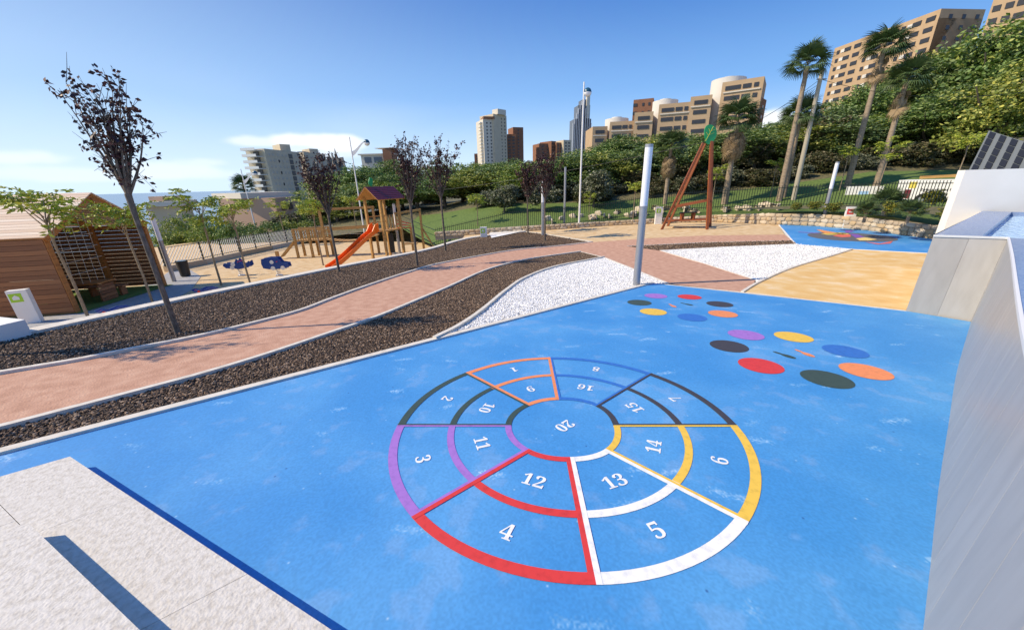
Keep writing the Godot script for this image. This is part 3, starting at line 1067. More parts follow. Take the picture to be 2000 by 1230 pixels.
func back_walls() -> void:
	# lawn and slope
	var fence_xz := PackedVector2Array([Vector2(-30, -42), Vector2(-9.4, -33)])
	var slope := PackedVector2Array([Vector2(-9.4, -33.2), Vector2(-9, -38), Vector2(2, -33), Vector2(12, -30.5), Vector2(26, -28), Vector2(50, -22), Vector2(50, -14), Vector2(110, -14), Vector2(110, -120), Vector2(-60, -120), Vector2(-60, -30), Vector2(-30, -32)])
	tag(sheet(slope, hill, -0.02, "hill", M.scrub, self, 4.0), "scrubby hillside under the trees", "", "", "structure")
	# low stone wall under the fence and round the planter
	var px := [[850, 463, 453], [1000, 453, 443], [1100, 447, 437], [1180, 441, 432], [1300, 435, 425], [1400, 433, 419], [1500, 438, 416], [1600, 442, 418], [1700, 451, 426], [1845, 470, 443]]
	var bs := []
	var ts := []
	for p in px:
		var b: Vector3 = og(p[0], p[1])
		bs.append(b)
		ts.append(top_y(b, p[0], p[2]))
	var lawn := PackedVector2Array([Vector2(-9.4, -33)])
	for i in range(0, 6):
		var q := Vector2(bs[i].x, bs[i].z)
		lawn.append(q + q.normalized() * 0.2)
		fence_xz.append(q + q.normalized() * 0.3)
	fence_xz.append_array(PackedVector2Array([Vector2(16.8, -22.2), Vector2(19.5, -19.8), Vector2(19.9, -16), Vector2(19.6, -13.5), Vector2(18.6, -11.3)]))
	lawn.append_array(PackedVector2Array([Vector2(16.8, -22.2), Vector2(19.5, -19.8), Vector2(19.9, -16), Vector2(19.6, -13.5), Vector2(18.6, -11.3), Vector2(22, -8), Vector2(50, -10), Vector2(50, -22), Vector2(26, -28), Vector2(12, -30.5), Vector2(2, -33), Vector2(-9, -38)]))
	tag(sheet(lawn, hill, 0.0, "lawn", M.lawn, self, 1.0), "green lawn sloping up behind the black fence", "", "", "structure")
	var w := thing("stone_wall", "low tan rubble stone wall below the black fence and planter", "wall")
	var units := []
	for i in 7: units.append(stone_unit(50 + i))
	for i in bs.size() - 1:
		var a: Vector3 = bs[i]
		var b: Vector3 = bs[i + 1]
		var L := Vector2(b.x - a.x, b.z - a.z).length()
		var dir := Vector3(b.x - a.x, 0, b.z - a.z).normalized()
		var out := Vector3(-dir.z, 0, dir.x)          # towards the camera side
		if out.dot(CP - a) < 0: out = -out
		var hA: float = ts[i] - a.y
		var hB: float = ts[i + 1] - b.y
		var st := begin()
		var bk := -out * 0.35
		var v := [a + Vector3(0, -0.2, 0), b + Vector3(0, -0.2, 0), b + Vector3(0, hB - 0.02, 0), a + Vector3(0, hA - 0.02, 0)]
		quad(st, v[3], v[2], v[1], v[0])
		quad(st, v[3] + bk, v[2] + bk, v[2], v[3])
		quad(st, v[0] + bk, v[1] + bk, v[2] + bk, v[3] + bk)
		done(st, "mortar_core", M.mortar, w)
		var hm := (hA + hB) * 0.5
		var rows := maxi(1, roundi(hm / 0.19))
		for r in rows:
			var s := rng.randf_range(-0.1, 0.05)
			while s < L - 0.08:
				var ww := rng.randf_range(0.22, 0.44)
				ww = minf(ww, L - s + 0.03)
				var t := (s + ww * 0.5) / L
				var h := lerpf(hA, hB, clampf(t, 0, 1)) / rows
				var c := a.lerp(b, t) + Vector3(0, h * (r + 0.5) + rng.randf_range(-0.01, 0.01), 0) + out * rng.randf_range(-0.005, 0.02)
				var bas := Basis(dir * ww * 1.03, Vector3.UP * h * rng.randf_range(0.98, 1.15), out * 0.3)
				if (dir.cross(Vector3.UP)).dot(out) < 0: bas = Basis(-dir * ww * 1.03, Vector3.UP * h * 1.05, out * 0.3)
				put(units[rng.randi() % 7], "stone", M.stones[rng.randi() % 5], w, Transform3D(bas, c))
				s += ww
	# soil of the planter between stone wall and fence
	var pl := PackedVector2Array()
	for i in range(5, 10): pl.append(Vector2(bs[i].x, bs[i].z))
	pl.append_array(PackedVector2Array([Vector2(14.5, -9.5), Vector2(18.6, -11.3), Vector2(19.6, -13.5), Vector2(19.9, -16), Vector2(19.5, -19.8), Vector2(16.8, -22.2)]))
	var st2 := begin()
	lay(st2, pl, func(x, z): return minf(0.62, -0.05 + 0.05 * maxf(0.0, x - 8.0)), 0.0, 2.0)
	tag(done(st2, "ground", M.scrub), "mulched soil of the raised planter", "", "", "structure")
	# black bar fence
	var f := thing("bar_fence", "black metal bar fence along the top of the stone wall", "fence")
	var bar := BoxMesh.new()
	bar.size = Vector3(0.022, 1.2, 0.022)
	var fy := func(p: Vector2) -> float:
		return maxf(hill(p.x, p.y), -0.05 + 0.045 * maxf(0.0, p.x - 8.0)) if p.x > 8.0 else hill(p.x, p.y)
	var far_bars := begin()
	for i in fence_xz.size() - 1:
		var a := fence_xz[i]
		var b := fence_xz[i + 1]
		var L := a.distance_to(b)
		var A := Vector3(a.x, fy.call(a), a.y)
		var B := Vector3(b.x, fy.call(b), b.y)
		if i > 0:
			var st := begin()
			beam(st, A + Vector3(0, 1.08, 0), B + Vector3(0, 1.08, 0), 0.03, 0.035)
			beam(st, A + Vector3(0, 0.12, 0), B + Vector3(0, 0.12, 0), 0.03, 0.035)
			done(st, "rail", M.fence, f)
		var n := int(L / 0.13)
		for k in n:
			var p := A.lerp(B, (k + 0.5) / n) + Vector3(0, 0.6, 0)
			if i < 2: continue
			if i < 4: box(far_bars, p, bar.size)
			else: put(bar, "bar", M.fence, f, Transform3D(Basis.IDENTITY, p))
	var fb := done(far_bars, "far_bars", M.fence, f)
	fb.set_meta("kind", "stuff")
	# pale rocks edging the lawn behind the fence
	for k in 46:
		var x := rng.randf_range(2.0, 17.0)
		var z := -25.3 + maxf(0.0, x - 10.0) * 0.42 - rng.randf_range(0.5, 1.9)
		var o := put(units[k % 7], "edging_rock", M.stones[3], self, Transform3D(Basis(Vector3.UP, rng.randf() * TAU).scaled(Vector3(0.5, 0.4, 0.9) * rng.randf_range(0.6, 1.3)), Vector3(x, hill(x, z) + 0.1, z)))
		tag(o, "pale limestone rock on the grass behind the black fence", "rock", "rocks edging the lawn")

func plank_wall(parent: Node3D, a: Vector3, b: Vector3, h: float, called: String, out: Vector3) -> void:
	var L := a.distance_to(b)
	var pm := BoxMesh.new()
	pm.size = Vector3(L, 0.148, 0.03)
	var n := int(h / 0.156)
	for k in n:
		var y := 0.08 + k * (h - 0.05) / n
		var o := put(pm, called, M.planks[(k * 5 + k / 3) % 4], parent, Transform3D(face_basis(b - a), (a + b) * 0.5 + Vector3(0, y, 0) + out * rng.randf_range(0.0, 0.006)))

func playground() -> void:
	var flat := func(v: Vector3) -> Vector3: return Vector3(v.x, 0, v.z)
	# ------- pavilion
	var N: Vector3 = ol(145, 612)
	var Q: Vector3 = ol(322, 558)
	var eave := top_y(N, 72, 460) - N.y
	var across: Vector3 = flat.call(Q - N)
	var W := across.length()
	across = across.normalized()
	var back := Vector3(across.z, 0, -across.x)
	if back.x > 0: back = -back
	var midp := (N + Q) * 0.5
	var ridge := top_y(midp, 172, 381) - midp.y
	var L := 5.6
	var hs := thing("pavilion", "open fronted wooden play pavilion with pale board roof and slatted walls", "pavilion", Vector3(N.x, (N.y + Q.y) * 0.5, N.z))
	var X := across
	var Z := back
	var P := func(u: float, y: float, b: float) -> Vector3: return X * u + Z * b + Vector3(0, y, 0)
	for b in [0.0, L * 0.34, L * 0.67, L]:
		for u in [0.06, W - 0.06]:
			var st := begin()
			box(st, P.call(u, eave * 0.5 - 0.2, b), Vector3(0.16, eave + 0.4, 0.16), face_basis(X))
			done(st, "post", M.beamwood, hs)
	plank_wall(hs, P.call(-0.02, 0, -0.05), P.call(-0.02, 0, L), eave, "plank", -X)
	plank_wall(hs, P.call(W + 0.02, 0, -0.05), P.call(W + 0.02, 0, L), eave, "plank", X)
	plank_wall(hs, P.call(0.1, 0, L), P.call(W - 0.1, 0, L), eave, "plank", Z)
	# rafters
	for b in [-0.06, L * 0.34, L * 0.67, L]:
		for e in [[0.0, W * 0.5], [W, W * 0.5]]:
			var st := begin()
			beam(st, P.call(e[0], eave - 0.04, b), P.call(e[1], ridge - 0.06, b), 0.12, 0.24)
			done(st, "rafter", M.beamwood, hs)
	for u in [0.06, W - 0.06]:
		var st := begin()
		beam(st, P.call(u, eave - 0.06, -0.05), P.call(u, eave - 0.06, L), 0.1, 0.14)
		done(st, "wall_plate", M.beamwood, hs)
	# roof boards, both slopes
	for side in [[-0.12, eave - 0.06, W * 0.5, ridge], [W + 0.12, eave - 0.06, W * 0.5, ridge]]:
		var a: Vector3 = P.call(side[0], side[1] + 0.08, 0)
		var c: Vector3 = P.call(side[2], side[3] + 0.08, 0)
		var sl := a.distance_to(c)
		var n := int(sl / 0.15)
		var bm := BoxMesh.new()
		bm.size = Vector3(L + 0.3, 0.025, sl / n - 0.012)
		for k in n:
			var p := a.lerp(c, (k + 0.5) / n) + Z * (L * 0.5 - 0.05)
			var zdir := (c - a).normalized()
			var bas := Basis(Z, zdir.cross(Z).normalized() * -1.0, zdir)
			if bas.determinant() < 0: bas = Basis(Z, zdir.cross(Z).normalized(), zdir)
			put(bm, "roof_board", M.roofboards[(k * 3 + k / 4) % 4], hs, Transform3D(bas, p))
	# climbing net of ropes
	for k in 7:
		var u := 0.25 + k * (W * 0.5) / 7.0
		var st := begin()
		rod(st, P.call(u, eave + (ridge - eave) * u / (W * 0.5) - 0.2, 0.25), P.call(u + 0.25, 0.75, 0.6), 0.007, -1, 5)
		done(st, "rope", M.rope, hs)
	for k in 4:
		var st := begin()
		rod(st, P.call(0.3, 1.2 + k * 0.42, 0.4), P.call(W * 0.5 + 0.2, 1.2 + k * 0.42, 0.4), 0.007, -1, 5)
		done(st, "rope", M.rope, hs)
	# turf floor and slate paving
	var tw := PackedVector2Array()
	for e in [[-0.1, -0.25], [W + 0.1, -0.25], [W + 0.1, L], [-0.1, L]]:
		var p: Vector3 = hs.position + P.call(e[0], 0, e[1])
		tw.append(Vector2(p.x, p.z))
	tag(sheet(tw, low, 0.03, "artificial_turf", M.turf), "artificial turf floor inside the pavilion", "", "", "structure")
	var pav := gpts([[40, 660], [120, 640], [240, 612], [330, 590], [372, 568], [392, 540], [372, 528], [330, 530], [310, 545], [150, 612], [60, 622]], low)
	tag(sheet(pav, low, 0.012, "paving", M.paver), "grey slate paving curving past the pavilion", "", "", "structure")
	# table and benches inside
	var tb := thing("play_table", "low wooden play counter with slatted sides inside the pavilion", "table", hs.position + P.call(W * 0.42, 0.03, 1.0), atan2(-Z.z, Z.x))
	var st := begin()
	box(st, Vector3(0.1, 0.72, 0), Vector3(1.9, 0.05, 0.8))
	done(st, "table_top", M.beamwood, tb)
	for k in 5:
		st = begin()
		box(st, Vector3(-0.75, 0.09 + k * 0.125, 0), Vector3(0.04, 0.11, 0.7))
		done(st, "plank", M.planks[k % 4], tb)
		st = begin()
		box(st, Vector3(0.9, 0.09 + k * 0.125, 0), Vector3(0.04, 0.11, 0.7))
		done(st, "plank", M.planks[(k + 1) % 4], tb)
	var bn := thing("play_bench", "small wooden bench beside the play counter in the pavilion", "bench", hs.position + P.call(W * 0.42 + 0.85, 0.03, 0.9), atan2(-Z.z, Z.x))
	st = begin()
	box(st, Vector3(0, 0.36, 0), Vector3(1.3, 0.05, 0.3))
	done(st, "seat", M.planks[3], bn)
	for e in [-0.5, 0.5]:
		st = begin()
		box(st, Vector3(e, 0.17, 0), Vector3(0.08, 0.34, 0.26))
		done(st, "leg", M.planks[1], bn)
	# ------- play tower
	var A: Vector3 = ol(729, 505)
	var B: Vector3 = ol(766, 499)
	var ux: Vector3 = flat.call(B - A)
	var TW := ux.length()
	ux = Vector3(0.43, 0, -0.9).normalized()
	TW = 1.5
	var VW := 1.15
	var vz := Vector3(-0.9, 0, -0.43).normalized()
	var A0 := A
	A = A - vz * VW
	A.y = low(A.x, A.z)
	var th := top_y(A0, 717, 386) - A0.y
	var sc := th / 3.1
	var gy := A0.y
	var tw0 := thing("play_tower", "pine play tower with maroon roof, orange slide, rope bridge and platforms", "play tower", Vector3(A.x, gy, A.z))
	var T := func(u: float, y: float, v: float) -> Vector3: return ux * u + vz * v + Vector3(0, y, 0)
	var post := func(u: float, v: float, h: float, w := 0.13):
		var s2 := begin()
		box(s2, T.call(u, h * 0.5 - 0.15, v), Vector3(w, h + 0.3, w), face_basis(ux))
		done(s2, "post", M.pine, tw0)
	for e in [[0, 0], [TW, 0], [0, VW], [TW, VW]]: post.call(e[0], e[1], th)
	var plat := 1.45 * sc
	st = begin()
	box(st, T.call(TW * 0.5, plat, VW * 0.5), Vector3(TW, 0.08, VW), face_basis(ux))
	done(st, "platform", M.pine, tw0)
	# roof
	var rh := top_y(A0 - vz * VW * 0.5, 735, 365) - A0.y
	for e in [[-0.25, 1.0], [VW + 0.25, -1.0]]:
		var n := 7
		var a: Vector3 = T.call(-0.38, th - 0.12, e[0])
		var c: Vector3 = T.call(-0.38, rh, VW * 0.5)
		for k in n:
			var p := a.lerp(c, (k + 0.5) / n) + ux * (TW * 0.5 + 0.38)
			var zd := (c - a).normalized()
			var yd := zd.cross(ux).normalized()
			if yd.y < 0: yd = -yd
			st = begin()
			box(st, Vector3.ZERO, Vector3(TW + 0.76, 0.035, a.distance_to(c) / n + 0.005))
			var bas := Basis(ux, yd, ux.cross(yd))
			put(st.commit(), "roof_board", M.pine, tw0, Transform3D(bas, p))
			st = begin()
			box(st, Vector3(0, 0.03, 0), Vector3(TW + 0.78, 0.03, a.distance_to(c) / n * 0.7))
			put(st.commit(), "roof_rib", M.maroon, tw0, Transform3D(bas, p))
	# green leaf emblem on the ridge
	var lf := PackedVector2Array()
	for k in 20: lf.append(Vector2(cos(TAU * k / 20) * 0.16 * (1.0 + 0.25 * sin(TAU * k / 10)), 0.28 + sin(TAU * k / 20) * 0.24))
	st = begin()
	slab(st, lf, 0.03, Transform3D(face_basis(ux), T.call(0.1, rh, VW * 0.5)))
	done(st, "leaf_emblem", M.leafgreen, tw0)
	# slide
	var se: Vector3 = ol(642, 526) - tw0.position
	var s0: Vector3 = T.call(-0.02, plat + 0.05, VW * 0.5)
	se = se - ux * 0.0
	var run: Vector3 = flat.call(se - s0)
	var rl := run.length()
	var rd := run.normalized()
	var sdv := Vector3(-rd.z, 0, rd.x)
	var prof := []
	for k in 15:
		var t := k / 14.0
		var y := lerpf(plat + 0.05, 0.14, smoothstep(0.0, 1.0, clampf(t * 1.04, 0, 1)) * 0.35 + t * 0.65)
		prof.append(s0 + rd * rl * t + Vector3(0, y - s0.y, 0))
	for e in [["slide_bed", -0.21, 0.21, 0.0], ["slide_side", -0.25, -0.21, 0.2], ["slide_side", 0.21, 0.25, 0.2]]:
		st = begin()
		for k in 14:
			var p: Vector3 = prof[k]
			var q: Vector3 = prof[k + 1]
			var up: float = e[3]
			var up0: float = up * (2.2 if k < 2 else 1.0)
			var a0: Vector3 = p + sdv * e[1] + Vector3(0, up0, 0)
			var b0: Vector3 = p + sdv * e[2] + Vector3(0, up0, 0)
			var a1: Vector3 = q + sdv * e[1] + Vector3(0, up * (2.2 if k < 1 else 1.0), 0)
			var b1: Vector3 = q + sdv * e[2] + Vector3(0, up * (2.2 if k < 1 else 1.0), 0)
			var dn := Vector3(0, -0.05, 0)
			quad(st, a0, b0, b1, a1)
			quad(st, p + sdv * e[1] + dn, q + sdv * e[1] + dn, q + sdv * e[2] + dn, p + sdv * e[2] + dn)
			quad(st, a0, a1, q + sdv * e[1] + dn, p + sdv * e[1] + dn)
			quad(st, b1, b0, p + sdv * e[2] + dn, q + sdv * e[2] + dn)
		done(st, e[0], M.orange, tw0)
	# tower rails and ladder rungs
	for v in [0.0, VW]:
		for y in [plat + 0.45, plat + 0.8]:
			if v == 0.0: continue
			st = begin()
			rod(st, T.call(0, y, v), T.call(TW, y, v), 0.03)
			done(st, "rail", M.pine, tw0)
	for k in 6:
		st = begin()
		box(st, T.call(TW * (k + 0.5) / 6.0, plat + 0.1 + 0.4, -0.02), Vector3(0.12, 0.8, 0.03), face_basis(ux))
		done(st, "board", M.pine, tw0)
	# left platform, rails, bridge (laid out square to the kerb, joined to the tower's rear left post)
	var off: Vector3 = T.call(0, 0, VW)
	ux = Vector3(1, 0, -0.1).normalized()
	vz = Vector3(-0.1, 0, -1).normalized()
	T = func(u: float, y: float, v: float) -> Vector3: return off + ux * u + vz * v + Vector3(0, y, 0)
	post = func(u: float, v: float, h: float, w := 0.13):
		var s2 := begin()
		box(s2, T.call(u, h * 0.5 - 0.15, v), Vector3(w, h + 0.3, w), face_basis(ux))
		done(s2, "post", M.pine, tw0)
	var p1: Vector3 = ol(583, 504) - tw0.position - off
	var p3: Vector3 = ol(636, 503.5) - tw0.position - off
	var u1 := p1.dot(ux)
	var u3 := p3.dot(ux)
	var v1 := p1.dot(vz)
	var PD := 1.0
	var ph := 0.9 * sc
	for e in [[u1, v1], [(u1 + u3) * 0.5, v1], [u1, v1 + PD], [(u1 + u3) * 0.5, v1 + PD]]: post.call(e[0], e[1], ph + 0.75)
	post.call(u3, v1, top_y(tw0.position + off + p3, 621, 408) - gy, 0.14)
	post.call(u3, v1 + PD, ph + 0.75)
	post.call(-0.25, v1 + PD, top_y(tw0.position + off + p3, 621, 408) - gy, 0.14)
	st = begin()
	beam(st, T.call(u3 - 0.15, top_y(tw0.position + off + p3, 621, 410) - gy, v1), T.call(-0.15, top_y(tw0.position + off + p3, 621, 410) - gy, v1 + PD), 0.12, 0.14)
	done(st, "beam", M.pine, tw0)
	st = begin()
	box(st, T.call((u1 + u3) * 0.5, ph, v1 + PD * 0.5), Vector3(u3 - u1, 0.07, PD), face_basis(ux))
	done(st, "platform", M.pine, tw0)
	for vv in [v1, v1 + PD]:
		st = begin()
		beam(st, T.call(u1, ph + 0.7, vv), T.call(u3, ph + 0.7, vv), 0.06, 0.09)
		done(st, "rail", M.pine, tw0)
		for k in 12:
			st = begin()
			box(st, T.call(lerpf(u1, u3, (k + 0.5) / 12.0), ph + 0.36, vv), Vector3(0.05, 0.66, 0.03), face_basis(ux))
			done(st, "baluster", M.pine, tw0)
	# ramp down from the platform
	st = begin()
	beam(st, T.call(u1 - 0.05, ph, v1 + 0.1), T.call(u1 - 1.0, 0.1, v1 + 0.1), 0.5, 0.07)
	done(st, "ramp", M.pine, tw0)
	post.call(u1 - 1.25, v1, 0.45, 0.16)
	# bridge: sagging planks and hand beams
	for k in 13:
		var t := (k + 0.5) / 13.0
		var y := ph + (plat - ph) * 0.25 * t - 0.22 * sin(PI * t)
		st = begin()
		box(st, T.call(lerpf(u3, -0.02, t), y, v1 + 0.5), Vector3((0.0 - u3) / 13.0 - 0.02, 0.04, 0.8), face_basis(ux))
		done(st, "bridge_plank", M.pine, tw0)
	for vv in [v1, v1 + PD]:
		st = begin()
		beam(st, T.call(u3, ph + 0.62, vv), T.call(0, ph + 0.72, vv), 0.07, 0.11)
		done(st, "hand_rail", M.pine, tw0)
		st = begin()
		rod(st, T.call(u3, ph + 0.42, vv), T.call(0, ph + 0.25, vv), 0.012, -1, 5)
		done(st, "rope", M.rope, tw0)
	# right wing: beam on a braced post, low deck, red bars
	var pr: Vector3 = ol(828, 488) - tw0.position - off
	var ur := pr.dot(ux)
	var vr := pr.dot(vz)
	var hr := top_y(tw0.position + off + pr, 822, 407) - gy
	post.call(ur, vr, hr, 0.14)
	st = begin()
	beam(st, T.call(TW, hr - 0.1, TW * 0.5), T.call(ur, hr - 0.1, vr), 0.12, 0.14)
	beam(st, T.call(ur + 0.05, hr * 0.5, vr), T.call(ur + 0.75, 0.0, vr - 0.1), 0.08, 0.1)
	done(st, "braced_beam", M.pine, tw0)
	post.call(ur - 0.75, vr, hr * 0.55, 0.13)
	st = begin()
	box(st, T.call(lerpf(TW, ur, 0.4), 0.5, vr * 0.7), Vector3(0.9, 0.06, 0.7), face_basis(ux))
	done(st, "low_deck", M.pine, tw0)
	for k in 3:
		st = begin()
		rod(st, T.call(TW + 0.1, hr - 0.5 - k * 0.22, TW * 0.4), T.call(ur - 0.72, hr * 0.52 - k * 0.14 + 0.3, vr), 0.03)
		done(st, "climbing_bar", M.red, tw0)
	# dark tunnel on the tower side
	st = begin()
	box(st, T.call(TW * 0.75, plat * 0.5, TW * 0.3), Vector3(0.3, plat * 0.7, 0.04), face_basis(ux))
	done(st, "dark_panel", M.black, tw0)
	# ------- spring riders
	spring_rider(ol(471, 538), "plane")
	spring_rider(ol(545, 538), "car")
	for e in [[222, 601, "blue and white whale spring rider by the slate paving"], [400, 562, "blue and white whale spring rider on the sand"]]:
		var p := march(e[0], e[1], func(x, z): return low(x, z) + 0.66)
		spring_rider(Vector3(p.x, low(p.x, p.z), p.z), "whale", e[2])
	# ------- slanted slat fence at the far side of the playground
	var lf_pts := [[326, 531], [400, 516], [470, 500], [530, 487], [590, 474], [650, 464], [720, 457], [790, 452], [860, 449]]
	var lb := []
	for p in lf_pts: lb.append(ol(p[0], p[1]))
	var fl := thing("slat_fence", "fence of slanted pale metal slats with black posts beyond the playground", "fence")
	var lw := thing("low_wall", "low beige stone kerb wall under the slanted slat fence", "wall")
	var slat := BoxMesh.new()
	slat.size = Vector3(0.025, 1.25, 0.03)
	for i in lb.size() - 1:
		var a: Vector3 = lb[i]
		var b: Vector3 = lb[i + 1]
		var dir: Vector3 = flat.call(b - a)
		var Ls := dir.length()
		dir = dir.normalized()
		st = begin()
		beam(st, a + Vector3(0, 0.1, 0), b + Vector3(0, 0.1, 0), 0.3, 0.4)
		done(st, "block", M.stones[i % 5], lw)
		var h0 := 0.32
		var np := maxi(1, roundi(Ls / 2.2))
		for k in np:
			st = begin()
			var p := a.lerp(b, float(k) / np)
			box(st, p + Vector3(0, h0 + 0.5, 0), Vector3(0.06, 1.05, 0.06))
			done(st, "post", M.fence, fl)
		st = begin()
		beam(st, a + Vector3(0, h0 + 0.95, 0), b + Vector3(0, h0 + 0.95, 0), 0.04, 0.03)
		beam(st, a + Vector3(0, h0 + 0.08, 0), b + Vector3(0, h0 + 0.08, 0), 0.04, 0.03)
		done(st, "rail", M.fence, fl)
		var n := int(Ls / 0.2)
		for k in n:
			var p := a.lerp(b, (k + 0.5) / n) + Vector3(0, h0 + 0.5, 0)
			var ax := dir.cross(Vector3.UP).normalized()
			put(slat, "slat", M.slat, fl, Transform3D(Basis(ax, -0.75) * face_basis(dir), p))
	# ------- litter bin, totem, white block
	var bp: Vector3 = ol(363, 540)
	var bin := thing("litter_bin", "black litter bin on the slate paving beside the slat fence", "bin", bp)
	st = begin()
	tube(st, [Vector3(0, 0.05, 0), Vector3(0, 0.75, 0), Vector3(0, 0.8, 0)], [0.2, 0.24, 0.25], 16)
	done(st, "body", M.black, bin)
	st = begin()
	rod(st, Vector3(0, 0.78, 0), Vector3(0, 0.8, 0), 0.2, -1, 16)
	done(st, "opening", M.glass, bin)
	totem(ol(64, 630), 1.05, M.lime, "house", "white totem sign with green house symbol beside the pavilion", 0.5)
	totem(og(945, 463), 0.62, M.lime, "house", "white totem sign with green square at the tip of the gravel bed", 0.1)
	totem(og(1285, 437), 1.05, M.lime, "arrow", "white totem sign with green square by the climbing frame", -0.1)
	totem(og(1654, 446), 1.05, M.red, "crown", "white totem sign with red square in front of the stone wall", -0.45)
	var k0: Vector3 = og(63, 655)
	var k1: Vector3 = og(-180, 708)
	var bd := Vector3(k1.x - k0.x, 0, k1.z - k0.z).normalized()
	var blk := thing("bench_block", "white concrete block bench at the end of the gravel bed", "bench", k0)
	st = begin()
	var hb := top_y(k0, 42, 625) - k0.y
	box(st, bd * 1.5 + Vector3(bd.z, 0, -bd.x) * -0.45 + Vector3(0, hb * 0.5 - 0.2, 0), Vector3(3.0, hb + 0.4, 0.9), face_basis(bd))
	done(st, "block", M.render_white, blk)
	# wedge of white concrete beside the totem at the bed tip
	var wedge := gpts([[952, 449], [1000, 449], [1026, 452], [960, 466]], g1)
	tag(sheet(wedge, g1, 0.05, "paving", M.white), "white concrete apron at the tip of the dark bed", "", "", "structure")

func totem(p: Vector3, h: float, badge: Material, icon: String, label: String, turn: float) -> void:
	var t := thing("totem_sign", label, "sign", p, turn, "totem signs")
	var st := begin()
	box(st, Vector3(0, h * 0.5 - 0.1, 0), Vector3(0.42, h + 0.2, 0.2))
	done(st, "body", M.render_white, t)
	st = begin()
	box(st, Vector3(-0.05, h - 0.22, 0.102), Vector3(0.26, 0.26, 0.008))
	done(st, "badge", badge, t)
	var poly := PackedVector2Array()
	if icon == "house": poly = PackedVector2Array([Vector2(-0.07, -0.06), Vector2(0.07, -0.06), Vector2(0.07, 0.02), Vector2(0, 0.08), Vector2(-0.07, 0.02)])
	elif icon == "crown": poly = PackedVector2Array([Vector2(-0.08, 0.05), Vector2(-0.06, -0.05), Vector2(0.06, -0.05), Vector2(0.08, 0.05), Vector2(0.03, -0.01), Vector2(0, 0.03), Vector2(-0.03, -0.01)])
	else: poly = PackedVector2Array([Vector2(-0.03, -0.08), Vector2(0.03, -0.08), Vector2(0.03, 0.0), Vector2(0.07, 0.0), Vector2(0, 0.08), Vector2(-0.07, 0.0), Vector2(-0.03, 0.0)])
	st = begin()
	slab(st, poly, 0.006, Transform3D(Basis.IDENTITY, Vector3(-0.05, h - 0.22, 0.106)))
	done(st, "symbol", M.whiteboard, t)

func spring_rider(p: Vector3, kind: String, label := "") -> void:
	var lab := {"plane": "blue aeroplane shaped spring rider on the sand", "car": "blue car shaped spring rider on the sand", "whale": label}
	var t := thing("spring_rider", lab[kind], "spring rider", p, 0.12 if kind != "whale" else 1.0, "spring riders in the playground")
	if kind == "whale": t.scale = Vector3.ONE * 0.8
	var st := begin()
	var pts := []
	var rr := []
	for k in 41:
		var a := k / 40.0 * TAU * 4.0
		pts.append(Vector3(cos(a) * 0.085, 0.03 + 0.3 * k / 40.0, sin(a) * 0.085))
		rr.append(0.014)
	tube(st, pts, rr, 6)
	done(st, "spring", M.steel, t)
	st = begin()
	rod(st, Vector3(0, -0.02, 0), Vector3(0, 0.03, 0), 0.16, -1, 16)
	rod(st, Vector3(0, 0.33, 0), Vector3(0, 0.36, 0), 0.13, -1, 16)
	done(st, "base_plate", M.steel, t)
	var outline: PackedVector2Array
	var trims := []
	match kind:
		"car":
			outline = PackedVector2Array([Vector2(-0.55, 0.42), Vector2(-0.6, 0.62), Vector2(-0.56, 0.86), Vector2(-0.25, 0.92), Vector2(0.18, 0.9), Vector2(0.3, 0.68), Vector2(0.58, 0.62), Vector2(0.6, 0.42), Vector2(0.3, 0.36), Vector2(-0.3, 0.36)])
			trims = [[Vector2(-0.12, 0.7), 0.09], [Vector2(-0.12, 0.4), 0.1], [Vector2(0.32, 0.4), 0.1]]
		"plane":
			outline = PackedVector2Array([Vector2(-0.62, 0.55), Vector2(-0.5, 0.42), Vector2(0.1, 0.36), Vector2(0.5, 0.42), Vector2(0.62, 0.5), Vector2(0.6, 0.74), Vector2(0.42, 0.62), Vector2(0.25, 0.6), Vector2(0.05, 0.86), Vector2(-0.1, 0.62), Vector2(-0.55, 0.66)])
			trims = [[Vector2(-0.15, 0.6), 0.1], [Vector2(-0.22, 0.44), 0.1]]
		_:
			outline = PackedVector2Array([Vector2(-0.45, 0.82), Vector2(-0.3, 0.62), Vector2(-0.35, 0.4), Vector2(0.0, 0.34), Vector2(0.4, 0.42), Vector2(0.5, 0.62), Vector2(0.36, 0.8), Vector2(0.1, 0.84), Vector2(-0.12, 0.78), Vector2(-0.3, 0.86)])
			trims = [[Vector2(0.2, 0.56), 0.17], [Vector2(-0.3, 0.76), 0.05]]
	for z in [-0.17, 0.13]:
		st = begin()
		slab(st, outline, 0.04, Transform3D(Basis.IDENTITY, Vector3(0, 0, z)))
		var b := done(st, "side_board", M.blueboard, t)
		for tr in trims:
			st = begin()
			var c := PackedVector2Array()
			for k in 14: c.append(tr[0] + Vector2(cos(TAU * k / 14), sin(TAU * k / 14)) * tr[1])
			slab(st, c, 0.05, Transform3D(Basis.IDENTITY, Vector3(0, 0, z - 0.005)))
			done(st, "white_disc", M.red if kind == "whale" and tr[1] < 0.1 else M.whiteboard, b)
	st = begin()
	box(st, Vector3(0, 0.5, -0.0), Vector3(0.3, 0.05, 0.26))
	done(st, "seat", M.whiteboard, t)
	st = begin()
	rod(st, Vector3(0.14, 0.72, -0.28), Vector3(0.14, 0.72, 0.28), 0.015)
	done(st, "handle", M.red, t)

